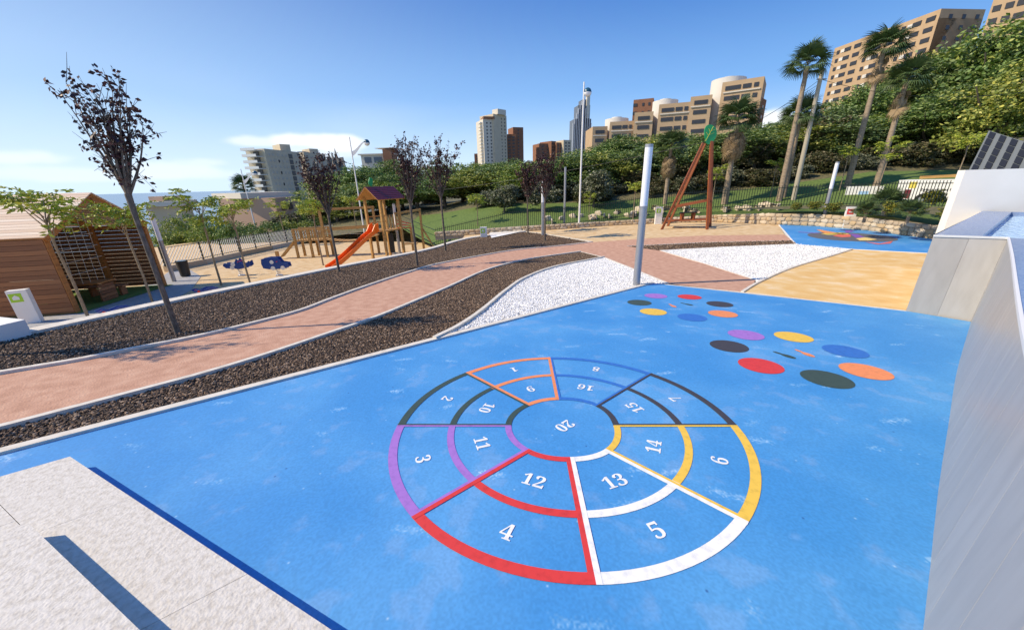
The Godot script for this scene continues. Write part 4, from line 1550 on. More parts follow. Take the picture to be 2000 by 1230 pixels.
func light_columns() -> void:
	for e in [[og(1243, 557), 3.2, "grey light column beside the white gravel at the court corner"], [og(1605, 441), 3.2, "grey light column on the small court in front of the stone wall"], [og(1060, 459), 3.2, "grey light column at the far tip of the dark gravel bed"], [ol(340, 550), 3.2, "grey light column on the slate paving behind the pavilion"], [ol(781, 498), 3.2, "grey light column beside the maroon roofed play tower"]]:
		var t := thing("light_column", e[2], "lamp", e[0], 0.0, "short light columns")
		var st := begin()
		rod(st, Vector3(0, -0.2, 0), Vector3(0, 1.86, 0), 0.085, -1, 20)
		rod(st, Vector3(0, 1.86, 0), Vector3(0, 1.9, 0), 0.092, -1, 20)
		done(st, "column", M.galv, t)
		st = begin()
		rod(st, Vector3(0, 1.9, 0), Vector3(0, 3.14, 0), 0.085, -1, 20)
		done(st, "diffuser", M.lampwhite, t)
		st = begin()
		rod(st, Vector3(0, 3.14, 0), Vector3(0, 3.2, 0), 0.088, -1, 20)
		done(st, "cap", M.galv, t)


func jit(k: float) -> Vector3:
	return Vector3(rng.randfn(), rng.randfn(), rng.randfn()) * k

func plum_tree(p: Vector3, h: float, fork: float, n_leaf: int, label: String, seed_: int, spread := 0.42, lean := 0.0) -> void:
	rng.seed = seed_
	var t := thing("plum_tree", label, "tree", p, 0.0, "purple plum trees in the gravel bed")
	var st := begin()
	tube(st, [Vector3(0, -0.1, 0), Vector3(0.01, fork * 0.4, 0.01), Vector3(-0.01, fork * 0.8, 0), Vector3(0, fork, 0)], [0.044 * h / 3.7, 0.036 * h / 3.7, 0.032 * h / 3.7, 0.042 * h / 3.7], 9)
	done(st, "trunk", M.bark, t)
	st = begin()
	var pts := PackedVector3Array()
	var dirs := PackedVector3Array()
	var nb := 15
	var tips := []
	for b in nb:
		var a := TAU * b / nb * 2.4 + rng.randf() * 0.5
		var tilt := spread * sqrt(rng.randf()) * (1.2 if b % 3 == 0 else 0.85)
		var L := (h - fork) * rng.randf_range(0.7, 0.97)
		var d0 := Vector3(cos(a) * sin(tilt * 1.25) + lean, cos(tilt), sin(a) * sin(tilt * 1.25)).normalized()
		var q := [Vector3(0, fork - 0.04, 0)]
		var rad := [0.024 * h / 3.7]
		var cur := d0
		for k in 6:
			cur = (cur + Vector3(0, 0.06, 0) + jit(0.05)).normalized()
			q.append(q[k] + cur * L / 6.0)
			rad.append(0.022 * h / 3.7 * pow(1.0 - (k + 1) / 6.5, 1.1) + 0.002)
		tube(st, q, rad, 5)
		for k in range(1, 7):
			var n_tw := 2 if k > 1 else 1
			for w in n_tw:
				var td: Vector3 = ((q[k] - q[k - 1]).normalized() + jit(0.55) + Vector3(0, 0.15, 0)).normalized()
				var tl := rng.randf_range(0.14, 0.42) * h / 3.7
				var e: Vector3 = q[k] + td * tl
				tube(st, [q[k], q[k] + td * tl * 0.5 + jit(0.01), e], [0.005, 0.004, 0.002], 4)
				tips.append([q[k], e, k])
	done(st, "branches", M.bark, t)
	while pts.size() < n_leaf:
		var tp: Array = tips[rng.randi() % tips.size()]
		if tp[2] < 3 and rng.randf() < 0.6: continue
		var f := rng.randf()
		var c: Vector3 = (tp[0] as Vector3).lerp(tp[1], f)
		for k in rng.randi_range(1, 3):
			pts.append(c + jit(0.03))
			dirs.append(((tp[1] - tp[0]) as Vector3).normalized() * 0.3 + Vector3(0, -0.5, 0) + jit(0.5))
	var sz := 0.072 * maxf(1.0, p.distance_to(CP) / 15.0)
	put(leaf_mesh(pts, sz * 0.7, sz * 1.15, [Color(0.035, 0.012, 0.012), Color(0.055, 0.016, 0.016), Color(0.028, 0.012, 0.014), Color(0.085, 0.022, 0.016)], 0.65, 0.0, dirs), "crown", M.plumleaf, t)

func young_mesh(seed_: int) -> Array:      # [branches, leaves] of a 3 m sapling with feathery compound leaves
	rng.seed = seed_
	var st := begin()
	tube(st, [Vector3(0, -0.1, 0), Vector3(0.015, 0.8, 0), Vector3(-0.01, 1.6, 0.01), Vector3(0, 2.1, 0)], [0.032, 0.027, 0.024, 0.02], 7)
	var pts := PackedVector3Array()
	var dirs := PackedVector3Array()
	for b in 11:
		var a := b * 2.4
		var y0 := rng.randf_range(1.7, 2.25)
		var d := Vector3(cos(a) * 0.5, rng.randf_range(0.5, 1.6), sin(a) * 0.5).normalized()
		var L := rng.randf_range(0.35, 0.85)
		var e := Vector3(0, y0, 0) + d * L
		tube(st, [Vector3(0, y0, 0), Vector3(0, y0, 0) + d * L * 0.5 + jit(0.02), e], [0.012, 0.009, 0.004], 5)
		for fr in 6:
			var fa := a + rng.randf_range(-1.5, 1.5)
			var fd := Vector3(cos(fa), rng.randf_range(-0.1, 0.6), sin(fa)).normalized()
			var c := e.lerp(Vector3(0, y0, 0) + d * L * 0.4, rng.randf() * 0.7)
			var fl := rng.randf_range(0.28, 0.5)
			for k in 9:
				var tt := (k + 1) / 9.0
				var m := c + fd * fl * tt + Vector3(0, -0.11 * tt * tt, 0)
				var sd := fd.cross(Vector3.UP).normalized()
				for sg in [-1.0, 1.0]:
					pts.append(m)
					dirs.append((sd * sg + fd * 0.4 + Vector3(0, -0.25, 0)).normalized())
	return [st.commit(), leaf_mesh(pts, 0.07, 0.125, [Color(0.26, 0.33, 0.03), Color(0.35, 0.40, 0.04), Color(0.18, 0.26, 0.03), Color(0.42, 0.43, 0.06)], 0.42, 0.0, dirs)]

func crown_mesh(seed_: int, cols: Array, clumps := 210, per := 46, leaf := 0.03) -> ArrayMesh:     # unit crown: about 1 wide, 0.8 high, centred at y 0.6
	rng.seed = seed_
	var lobes := []
	for k in 9:
		var a := rng.randf() * TAU
		var r := rng.randf_range(0.08, 0.3)
		lobes.append([Vector3(cos(a) * r, rng.randf_range(0.27, 0.8), sin(a) * r), rng.randf_range(0.16, 0.27)])
	lobes.append([Vector3(0, 0.55, 0), 0.36])
	var pts := PackedVector3Array()
	for c in clumps:
		var lb: Array = lobes[rng.randi() % lobes.size()]
		var d := jit(1.0).normalized()
		if d.y < -0.5: d.y *= 0.4
		var cc: Vector3 = lb[0] + d * (lb[1] as float) * rng.randf_range(0.75, 1.08)
		var cs := rng.randf_range(0.02, 0.05)
		for k in per: pts.append(cc + jit(cs) * Vector3(1.2, 0.7, 1.2))
	return leaf_mesh(pts, leaf * 0.7, leaf * 1.3, cols, 0.6, 0.25)

func limb_mesh(seed_: int) -> ArrayMesh:
	rng.seed = seed_
	var st := begin()
	tube(st, [Vector3(0, -0.08, 0), Vector3(0.01, 0.15, 0), Vector3(-0.01, 0.32, 0.01)], [0.03, 0.023, 0.02], 8)
	for b in 7:
		var a := b * 2.4
		var e := Vector3(cos(a) * 0.28, rng.randf_range(0.5, 0.8), sin(a) * 0.28)
		tube(st, [Vector3(-0.01, 0.3, 0.01), Vector3(e.x * 0.4, 0.42, e.z * 0.4), e], [0.015, 0.011, 0.004], 6)
	return st.commit()

func frond_mesh(seed_: int, dead := false) -> ArrayMesh:     # fan leaf along +x, 1.7 m long
	rng.seed = seed_
	var V := PackedVector3Array()
	var N := PackedVector3Array()
	var C := PackedColorArray()
	var pet := 0.75
	var addq := func(a: Vector3, b: Vector3, c: Vector3, d: Vector3, col: Color):
		var n := (c - a).cross(b - a).normalized()
		for q in [a, b, c, a, c, d]:
			V.append(q)
			N.append(n)
			C.append(col)
	addq.call(Vector3(0, 0, -0.02), Vector3(pet, 0.04, -0.012), Vector3(pet, 0.04, 0.012), Vector3(0, 0, 0.02), Color(0.14, 0.12, 0.04))
	var nb := 24
	for k in nb:
		var a := lerpf(-1.75, 1.75, (k + 0.5) / nb)
		var L := 0.95 * (1.0 - 0.25 * absf(a) / 1.75) * rng.randf_range(0.9, 1.05)
		var d := Vector3(cos(a), 0.12 * cos(a), sin(a)).normalized()
		var s := d.cross(Vector3.UP).normalized() * 0.032
		var o := Vector3(pet, 0.04, 0)
		var m := o + d * L * 0.6
		var e := o + d * L + Vector3(0, -0.22 - 0.1 * rng.randf(), 0)
		var g := rng.randf_range(0.75, 1.25)
		var col := Color(0.065 * g, 0.105 * g, 0.03 * g) if not dead else Color(0.27 * g, 0.19 * g, 0.10 * g)
		addq.call(o - s * 0.2, m - s, m + s, o + s * 0.2, col)
		addq.call(m - s, e - s * 0.15, e + s * 0.15, m + s, col)
	var arr := []
	arr.resize(Mesh.ARRAY_MAX)
	arr[Mesh.ARRAY_VERTEX] = V
	arr[Mesh.ARRAY_NORMAL] = N
	arr[Mesh.ARRAY_COLOR] = C
	var am := ArrayMesh.new()
	am.add_surface_from_arrays(Mesh.PRIMITIVE_TRIANGLES, arr)
	return am

func palm(base: Vector3, h: float, label: String, fr: Array, dead: Mesh, n_dead: int, seed_: int, sc := 1.0, lean := Vector3.ZERO) -> void:
	rng.seed = seed_
	var t := thing("palm_tree", label, "palm", base, 0.0, "fan palms behind the fence")
	var st := begin()
	var pts := []
	var rr := []
	for k in 25:
		var f := k / 24.0
		pts.append(Vector3(0, h * f - 0.2, 0) + lean * f * f)
		rr.append((0.20 - 0.07 * f + (0.014 if k % 2 else 0.0) + (0.06 if k == 0 else 0.0)) * minf(sc, 1.1))
	tube(st, pts, rr, 12)
	done(st, "trunk", M.palmbark, t)
	var c: Vector3 = pts[24] + Vector3(0, 0.1, 0)
	for k in 32:
		var a := k * 2.399
		var f := k / 31.0
		var el := lerpf(1.35, -0.45, pow(f, 0.8)) + rng.randf_range(-0.12, 0.12)
		var b := Basis(Vector3.UP, a) * Basis(Vector3.BACK, el) * Basis(Vector3.RIGHT, rng.randf_range(-0.4, 0.4))
		put(fr[k % fr.size()], "frond", M.palmleaf, t, Transform3D(b.scaled(Vector3.ONE * rng.randf_range(0.85, 1.1) * sc), c))
	for k in n_dead:
		var a := k * 2.399
		var el := rng.randf_range(-1.5, -1.15)
		var b := Basis(Vector3.UP, a) * Basis(Vector3.BACK, el)
		put(dead, "dead_frond", M.palmleaf, t, Transform3D(b.scaled(Vector3.ONE * rng.randf_range(0.7, 1.0) * sc), c + Vector3(0, -0.15 - 1.1 * k / maxf(n_dead, 1), 0)))

func trees() -> void:
	var b: Vector3 = og(347, 651)
	plum_tree(b, top_y(b, 185, 145) - b.y, top_y(b, 270, 378) - b.y, 950, "purple plum tree with sparse dark leaves in the gravel bed before the pavilion", 101, 0.31, 0.13)
	var n := 0
	var where := ["in front of the orange slide", "beside the pine play tower", "past the braced end of the play tower", "at the bed tip by the grey light column", "just before the grey light column at the bed tip"]
	for e in [[662, 531, 607, 295], [815, 519, 790, 265], [870, 490, 855, 272], [1031, 457, 1020, 318], [1064, 470, 1068, 300]]:
		b = og(e[0], e[1])
		var h := top_y(b, e[2], e[3]) - b.y
		plum_tree(b, h, h * 0.5, 2200, "dense purple plum tree " + where[n], 102 + n, 0.34)
		n += 1
	# a further plum tree stands outside the frame and throws its shade on the path
	b = Vector3(-8.6, 0, -4.6)
	b.y = g1(b.x, b.z)
	plum_tree(b, 3.8, 1.75, 700, "purple plum tree in the gravel bed near the white bench block", 110, 0.42)
	# feathery saplings
	var ym := [young_mesh(201), young_mesh(202), young_mesh(203)]
	var sap := func(p: Vector3, h: float, k: int, label: String):
		var t := thing("sapling", label, "tree", p, k * 1.3, "young feathery trees")
		t.scale = Vector3.ONE * h / 2.95
		put(ym[k % 3][0], "trunk", M.palebark, t)
		put(ym[k % 3][1], "crown", M.youngleaf, t)
	var k := 0
	for e in [[172, 622, 85, 345, "beside the slatted side of the pavilion"], [299, 596, 245, 368, "before the open gable of the pavilion"], [432, 557, 375, 362, "left of the aeroplane rider"], [489, 556, 455, 372, "between the two blue riders"], [631, 518, 560, 372, "before the wooden bridge"], [560, 480, 520, 385, "behind the ramp of the play tower"], [700, 470, 660, 374, "behind the bridge of the play tower"], [935, 465, 915, 368, "by the green totem at the bed tip"]]:
		var p: Vector3 = ol(e[0], e[1])
		sap.call(p, top_y(p, e[2], e[3]) - p.y, k, "yellow green feathery sapling " + String(e[4]).replace("left of", "next to"))
		k += 1
	for e in [[1390, 405, 1400, 318, "behind the leaf topped climbing frame"], [1505, 385, 1500, 305, "on the lawn beside the tall palms"], [1640, 372, 1640, 275, "on the lawn behind the small court light column"], [1712, 385, 1772, 262, "behind the planter near the white van"], [1862, 370, 1885, 250, "beside the dark solar panels"], [1236, 432, 1236, 345, "on the lawn behind the fence"], [1150, 430, 1150, 372, "on the lawn near the olive bush"]]:
		var p: Vector3 = oh(e[0], e[1])
		sap.call(p, top_y(p, e[2], e[3]) - p.y, k, "green feathery sapling " + String(e[4]))
		k += 1
	# big trees on the slope
	var greens := [[Color(0.166, 0.235, 0.041), Color(0.235, 0.304, 0.060), Color(0.117, 0.187, 0.036), Color(0.331, 0.359, 0.069)], [Color(0.117, 0.200, 0.048), Color(0.179, 0.262, 0.069), Color(0.090, 0.145, 0.039), Color(0.235, 0.304, 0.083)], [Color(0.103, 0.166, 0.048), Color(0.152, 0.214, 0.057), Color(0.076, 0.124, 0.034), Color(0.207, 0.262, 0.069)], [Color(0.235, 0.276, 0.055), Color(0.317, 0.345, 0.069), Color(0.166, 0.207, 0.041), Color(0.414, 0.400, 0.083)], [Color(0.138, 0.207, 0.069), Color(0.193, 0.262, 0.097), Color(0.097, 0.152, 0.048), Color(0.248, 0.304, 0.124)]]
	var cm := []
	var lm := []
	for i in 5:
		cm.append(crown_mesh(300 + i, greens[i], 330, 46, 0.03))
		lm.append(limb_mesh(320 + i))
	var under := []
	for q in 25:
		var ux := 650.0 + q * 54.0
		under.append([ux, lerpf(372.0, 345.0, clampf((ux - 650.0) / 500.0, 0, 1)) - maxf(0.0, ux - 1300.0) * 0.16 + rng.randf_range(-9, 9), 36.5 if ux > 1000 else 41.0, 1])
	k = 0
	for e in [[655, 338, 48], [700, 322, 46], [748, 318, 50], [800, 322, 54], [850, 316, 52], [905, 320, 50], [955, 318, 55], [1005, 322, 50], [1050, 322, 46], [1095, 316, 46], [1140, 296, 44], [1185, 276, 44], [1232, 268, 44], [1282, 262, 46], [1335, 260, 42], [1385, 268, 44], [1450, 262, 42], [1505, 255, 44], [1555, 228, 44], [1610, 205, 42], [1665, 190, 44], [1720, 160, 42], [1775, 135, 44], [1830, 112, 42], [1885, 85, 40], [1940, 62, 38], [2000, 40, 36], [1475, 300, 34], [1570, 280, 34], [1650, 262, 33], [1745, 232, 33], [1830, 195, 31], [1915, 165, 30], [1990, 120, 28], [1290, 318, 36], [1200, 322, 38], [900, 348, 44], [780, 345, 44], [680, 362, 44], [1010, 350, 42], [620, 370, 50], [1700, 290, 36], [1800, 268, 35]] + under:
		var p := oz(e[0], e[1], e[2])
		var g := hill(p.x, p.z)
		var h: float = maxf(p.y - g, 3.0)
		var t := thing("broadleaf_tree", "", "tree", Vector3(p.x, g, p.z), k * 2.1, "broadleaf trees on the slope")
		var spot := "beyond the wooden bridge"
		for z in [[700, "behind the maroon roofed play tower"], [800, "between the play tower and the olive bushes"], [920, "below the beige tower block"], [1000, "below the brown brick towers"], [1120, "under the dark skyscraper"], [1200, "below the white stair drums"], [1300, "behind the leaf topped frame"], [1420, "behind the palm with the dead leaf skirt"], [1500, "behind the wooden utility pole"], [1600, "between the two tallest palms"], [1700, "behind the leaning palm"], [1800, "above the white van"], [1900, "above the dark solar panels"]]:
			if e[0] >= z[0]: spot = z[1]
		t.set_meta("label", ("low leafy green tree at the lawn edge " if e[2] < 37 and e.size() > 3 else "tall dense green broadleaf tree ") + spot)
		var wd := clampf(h * 1.25, 8.0, 13.0)
		t.scale = Vector3(wd, h / 0.98, wd)
		put(lm[k % 5], "trunk", M.bark, t)
		put(cm[k % 5], "crown", M.treeleaf, t)
		k += 1
	for e in [[330, 425, 40], [372, 420, 44], [415, 418, 40], [455, 428, 38], [505, 440, 36], [560, 428, 38], [600, 415, 42], [640, 405, 44], [590, 395, 60], [620, 390, 62]]:
		var p := oz(e[0], e[1], e[2])
		var gy := -7.0
		var t := thing("garden_tree", "leafy green garden tree between the slat fence and the low houses", "tree", Vector3(p.x, gy, p.z), k * 1.9, "garden trees beyond the slat fence")
		t.scale = Vector3(5.5, p.y - gy, 5.5)
		put(lm[k % 5], "trunk", M.bark, t)
		put(cm[k % 5], "crown", M.treeleaf, t)
		k += 1
	# olive bushes and scrub on the lawn
	var olive := crown_mesh(340, [Color(0.13, 0.14, 0.085), Color(0.18, 0.19, 0.12), Color(0.09, 0.105, 0.06), Color(0.23, 0.235, 0.16)], 200, 40, 0.055)
	var scrub := crown_mesh(341, [Color(0.12, 0.105, 0.05), Color(0.16, 0.135, 0.07), Color(0.085, 0.085, 0.035), Color(0.07, 0.09, 0.03)], 160, 40, 0.05)
	for e in [[985, 415, 2.3, "grey green olive bush on the lawn beyond the bed tip"], [1058, 412, 2.4, "grey green olive bush behind the light column at the bed tip"], [1160, 405, 2.9, "large grey green olive bush beside the tall white street lamp"]]:
		var p: Vector3 = oh(e[0], e[1])
		var t := thing("olive_bush", e[3], "bush", p, e[0], "olive bushes on the lawn")
		t.scale = Vector3(e[2] * 1.15, e[2], e[2] * 1.15)
		put(lm[0], "trunk", M.bark, t)
		put(olive, "crown", M.treeleaf, t)
	k = 0
	for e in [[1330, 385, 2.0], [1240, 392, 1.8], [1450, 372, 2.2], [1540, 362, 2.4], [1620, 355, 2.6], [1690, 350, 2.6], [1760, 342, 2.8], [1830, 335, 2.6], [1890, 328, 2.4], [1590, 345, 3.0], [1730, 330, 3.2], [700, 415, 2.0], [760, 412, 2.2], [640, 420, 2.0], [840, 410, 1.8], [560, 430, 2.0]]:
		var p := oz(e[0], e[1], 34.0 if e[0] > 1100 else 42.0)
		p.y = hill(p.x, p.z)
		var t := thing("scrub_bush", "dry brownish green bush under the trees on the slope" if e[0] > 1100 else "dry bush beyond the playground fence", "bush", p, k * 1.7, "scrub under the trees")
		t.scale = Vector3(e[2] * 2.0, e[2] * 1.15, e[2] * 2.0)
		put(scrub, "crown", M.treeleaf, t)
		k += 1
	for q in 30:
		var x := -2.0 + q * 1.35 + rng.randf_range(-0.5, 0.5)
		var z := lerpf(-33.5, -27.5, clampf((x + 2.0) / 30.0, 0, 1)) - rng.randf_range(0.3, 3.0)
		var sz := rng.randf_range(1.3, 2.3)
		var t := thing("scrub_bush", "dry brownish green bush along the upper edge of the lawn", "bush", Vector3(x, hill(x, z) - 0.25 * sz, z), q * 1.3, "scrub along the lawn edge")
		t.scale = Vector3(sz * 1.7, sz, sz * 1.7)
		put(scrub if q % 3 else olive, "crown", M.treeleaf, t)
	# planter plants
	var fr := [frond_mesh(401), frond_mesh(402)]
	var deadf := frond_mesh(403, true)
	var shrub := crown_mesh(342, [Color(0.10, 0.14, 0.02), Color(0.16, 0.19, 0.03), Color(0.34, 0.29, 0.03), Color(0.07, 0.10, 0.02)], 120, 30, 0.07)
	k = 0
	for e in [[1625, 415, 0.55], [1690, 418, 0.5], [1745, 420, 0.6], [1790, 420, 0.5], [1820, 402, 0.75], [1590, 408, 0.5], [1850, 425, 0.5], [1555, 408, 0.45]]:
		var p := march(e[0], e[1], func(x, z): return 0.12 + 0.04 * maxf(0.0, x - 10.0))
		var t := thing("flowering_shrub", "yellow flowered green shrub in the planter above the stone wall", "shrub", p + Vector3(0, -0.25, 0), k * 1.1, "flowering shrubs in the planter")
		t.scale = Vector3.ONE * e[2] * 1.35
		put(shrub, "crown", M.treeleaf, t)
		k += 1
	for e in [[1728, 412, 0.75, "small fan palm in the planter beside the red totem"], [1690, 425, 0.5, "dwarf fan palm in the planter above the stone wall"], [1775, 425, 0.5, "dwarf fan palm at the end of the planter"]]:
		var p := march(e[0], e[1], func(x, z): return 0.12 + 0.04 * maxf(0.0, x - 10.0))
		var t := thing("dwarf_palm", e[3], "palm", p, 0.4 * k, "dwarf palms in the planter")
		var st := begin()
		rod(st, Vector3(0, -0.2, 0), Vector3(0, 0.35 * e[2], 0), 0.12 * e[2], 0.1 * e[2])
		done(st, "trunk", M.palmbark, t)
		for q in 22:
			var bb := Basis(Vector3.UP, q * 2.399) * Basis(Vector3.BACK, lerpf(1.3, -0.1, q / 21.0))
			put(fr[q % 2], "frond", M.palmleaf, t, Transform3D(bb.scaled(Vector3.ONE * 0.75 * e[2]), Vector3(0, 0.35 * e[2], 0)))
		k += 1
	for e in [[1522, 392, 1562, 125, "tall fan palm with bare trunk beside the wooden utility pole", 0, 0.85], [1530, 385, 1566, 222, "shorter fan palm right behind a taller palm", 0, 0.85], [1655, 365, 1690, 95, "tall fan palm standing before the brick tower block", 5, 0.85], [1712, 362, 1768, 150, "fan palm with leaning trunk on the upper lawn", 5, 0.85], [1415, 398, 1438, 232, "fan palm with a thick skirt of dead brown leaves", 46, 1.0], [1299, 398, 1307, 283, "short fan palm behind the climbing frame", 22, 0.8]]:
		var p: Vector3 = oh(e[0], e[1])
		palm(p, top_y(p, e[2], e[3]) - p.y, e[4], fr, deadf, e[5], 410 + k, e[6])
		k += 1
	var fp := oz(478, 378, 70)
	fp.y = -8.0
	palm(fp, oz(478, 362, 70).y + 8.0, "distant palm before the grey apartment block", fr, deadf, 0, 430, 1.5)


# a block between two pixel columns: left edge at depth da, right edge at depth db; heights from pixel rows on the left edge
func block(parent: Node3D, xl: float, xr: float, da: float, db: float, ytop_l: float, y0: float, m: Material, called: String, deep := 12.0) -> Dictionary:
	var a := oz(xl, ytop_l, da)
	var b := oz(xr, ytop_l, db)
	var yt := a.y
	var u := Vector3(b.x - a.x, 0, b.z - a.z)
	var w := u.length()
	u = u.normalized()
	var n := Vector3(u.z, 0, -u.x)
	if n.dot(a - CP) < 0: n = -n              # pointing away from the camera
	var st := begin()
	box(st, Vector3(w * 0.5, (yt + y0) * 0.5, 0) + Vector3(0, 0, 0), Vector3(w, yt - y0, deep))
	var o := put(st.commit(), called, m, parent)
	var bas := Basis(u, Vector3.UP, u.cross(Vector3.UP))
	o.transform = Transform3D(bas, Vector3(a.x, 0, a.z) + n * deep * 0.5)
	return {"a": Vector3(a.x, 0, a.z), "u": u, "n": n, "w": w, "yt": yt, "y0": y0, "bas": bas, "deep": deep}

var pane_mesh: BoxMesh
func windows(parent: Node3D, f: Dictionary, rows: int, y_from: float, dy: float, cols: Array, hgt: float, m: Material, called := "window", side := 0) -> void:
	# cols: [centre 0..1, width m]; side 0 = front face, 1 = face at the right end, -1 = left end
	if pane_mesh == null:
		pane_mesh = BoxMesh.new()
	for r in rows:
		for c in cols:
			var y: float = y_from - dy * r
			var p: Vector3
			var bas: Basis = f.bas
			var sz := Vector3(c[1], hgt, 0.3)
			if side == 0: p = f.a + f.u * f.w * c[0] - f.n * 0.02
			else:
				p = f.a + f.u * (f.w if side > 0 else 0.0) + f.n * f.deep * c[0] + f.u * 0.02 * side
				sz = Vector3(0.3, hgt, c[1])
			p.y = y
			put(pane_mesh, called, m, parent, Transform3D(bas * Basis.from_scale(sz), p))

func city() -> void:
	# sea and far land
	var st := begin()
	lay(st, PackedVector2Array([Vector2(-45000, -300), Vector2(-45000, -45000), Vector2(45000, -45000), Vector2(45000, -300)]), func(_x, _z): return -40.0, 0.0, 45000.0)
	var seam := mat(lin(0.03, 0.10, 0.20), 0.2)
	tag(done(st, "sea", seam), "blue sea on the horizon", "", "", "structure")
	st = begin()
	lay(st, PackedVector2Array([Vector2(-60, -25), Vector2(-75, -75), Vector2(-110, -180), Vector2(-220, -700), Vector2(-500, -1700), Vector2(2500, -1700), Vector2(2500, 60), Vector2(104, 60), Vector2(104, -110), Vector2(-50, -110)]), func(x, z): return -9.0 - 0.012 * maxf(0.0, -z - 100.0), 0.0, 200.0)
	tag(done(st, "terrain", M.scrub), "low ground under the town", "", "", "structure")
	var beige := tmat(ntex(256, 0.02, [[0.0, Color(0.50, 0.42, 0.29)], [1.0, Color(0.58, 0.50, 0.37)]], 61, 4), 0.05, 0.9)
	var cream := mat(lin(0.60, 0.55, 0.46), 0.9)
	var ochre := tmat(ntex(256, 0.02, [[0.0, Color(0.42, 0.29, 0.17)], [1.0, Color(0.49, 0.35, 0.21)]], 62, 4), 0.05, 0.9)
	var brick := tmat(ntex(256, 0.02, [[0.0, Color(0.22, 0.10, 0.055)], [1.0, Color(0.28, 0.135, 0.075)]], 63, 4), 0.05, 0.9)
	var peach := mat(lin(0.50, 0.33, 0.23), 0.9)
	var dark := mat(lin(0.035, 0.035, 0.04), 0.3)
	var bluegrey := mat(lin(0.10, 0.12, 0.15), 0.35)
	var shutter := mat(lin(0.45, 0.41, 0.34), 0.8)
	var pale := mat(lin(0.62, 0.60, 0.55), 0.85)
	# grey apartment block with end balconies
	var t := thing("apartment_block", "beige grey slab apartment block with stacked end balconies by the sea", "building")
	var f := block(t, 515, 582, 200, 224, 290, -30, beige, "wall", 11)
	windows(t, f, 14, f.yt - 2.6, 2.8, [[0.1, 1.3], [0.2, 1.3], [0.33, 1.3], [0.45, 1.0], [0.56, 1.2], [0.84, 1.2], [0.94, 1.2]], 1.2, shutter)
	windows(t, f, 14, f.yt - 2.6, 2.8, [[0.70, 2.6]], 2.3, dark)
	windows(t, f, 5, f.yt - 5.4, 5.6, [[0.33, 0.8], [0.84, 1.0]], 1.25, dark)
	var f2 := block(t, 592, 634, 232, 248, 297, -30, beige, "wall", 11)
	windows(t, f2, 14, f2.yt - 2.6, 2.8, [[0.15, 1.3], [0.35, 1.3], [0.6, 1.3], [0.85, 1.3]], 1.2, shutter)
	var f3 := block(t, 580, 594, 236, 236, 296, -30, bluegrey, "stair_recess", 20)
	block(t, 545, 565, 216, 220, 281, f.yt, beige, "roof_house", 10)
	block(t, 603, 620, 240, 244, 290, f2.yt, beige, "roof_house", 10)
	var lu: Vector3 = f.u
	for r in 14:
		var y: float = f.yt - 0.9 - 2.8 * r
		st = begin()
		box(st, f.a - lu * 2.5 + f.n * 5.0 + Vector3(0, y, 0), Vector3(5.0, 0.3, 8.0), f.bas)
		var bal := done(st, "balcony", pale, t)
		st = begin()
		box(st, f.a - lu * 4.9 + f.n * 5.0 + Vector3(0, y + 0.6, 0), Vector3(0.1, 0.9, 8.0), f.bas)
		done(st, "railing", pale, bal)
		st = begin()
		box(st, f.a - lu * 0.2 + f.n * 5.0 + Vector3(0, y - 1.3, 0), Vector3(0.3, 1.9, 3.0), f.bas)
		done(st, "balcony_door", dark, t)
	# low peach houses with awnings
	t = thing("low_house", "peach flat roofed house with blue awnings beyond the slat fence", "house")
	f = block(t, 535, 578, 52, 56, 386, -9, peach, "wall", 9)
	windows(t, f, 2, f.yt - 1.2, 3.0, [[0.3, 0.7], [0.62, 0.7]], 0.9, dark)
	block(t, 468, 580, 51, 57, 377, f.yt, cream, "roof_slab", 10)
	f2 = block(t, 484, 536, 54, 54, 392, -9, cream, "balcony_wall", 6)
	windows(t, f2, 2, f2.yt - 1.4, 2.9, [[0.2, 1.6], [0.6, 1.6], [0.9, 0.6]], 1.6, bluegrey)
	for e in [[0.3, 1.0], [0.75, 3.7], [0.25, 4.2]]:
		st = begin()
		box(st, f2.a + f2.u * f2.w * e[0] - f2.n * 0.6 + Vector3(0, f2.yt - e[1], 0), Vector3(1.6, 0.08, 1.3), (f2.bas as Basis) * Basis(Vector3.RIGHT, 0.5))
		done(st, "awning", mat(lin(0.03, 0.22, 0.55), 0.7), t)
	t = thing("low_house", "tan flat roofed house seen past the pavilion roof", "house")
	f = block(t, 283, 350, 58, 60, 404, -9, beige, "wall", 9)
	block(t, 280, 353, 57.5, 59.5, 395, f.yt, cream, "roof_slab", 10)
	block(t, 288, 316, 60, 60, 384, f.yt, peach, "roof_house", 4)
	t = thing("low_house", "white house with dark garage beside the peach house", "house")
	f = block(t, 440, 486, 60, 60, 402, -9, cream, "wall", 7)
	windows(t, f, 2, f.yt - 1.2, 2.8, [[0.3, 1.0], [0.7, 1.0]], 1.2, bluegrey)
	t = thing("villa", "cream villa with a square brick roof tower above the trees", "house")
	f = block(t, 704, 748, 120, 120, 303, -10, cream, "wall", 10)
	windows(t, f, 2, f.yt - 1.4, 3.0, [[0.3, 2.0], [0.75, 2.4]], 1.6, bluegrey)
	block(t, 698, 768, 119.5, 119.5, 300.5, f.yt, cream, "roof_slab", 11)
	block(t, 746, 763, 118, 118, 291, -10, brick, "brick_tower", 6)
	block(t, 731, 766, 118.5, 117.5, 289, f.yt + 1.6, cream, "tower_slab", 7)
	# rocky headland
	var hm := SphereMesh.new()
	hm.radius = 1.0
	hm.height = 2.0
	hm.radial_segments = 48
	hm.rings = 24
	var nz := noise(1.6, 5, 77)
	var mdt := MeshDataTool.new()
	var stt := SurfaceTool.new()
	stt.create_from(hm, 0)
	mdt.create_from_surface(stt.commit(), 0)
	st = begin()
	st.set_smooth_group(-1)
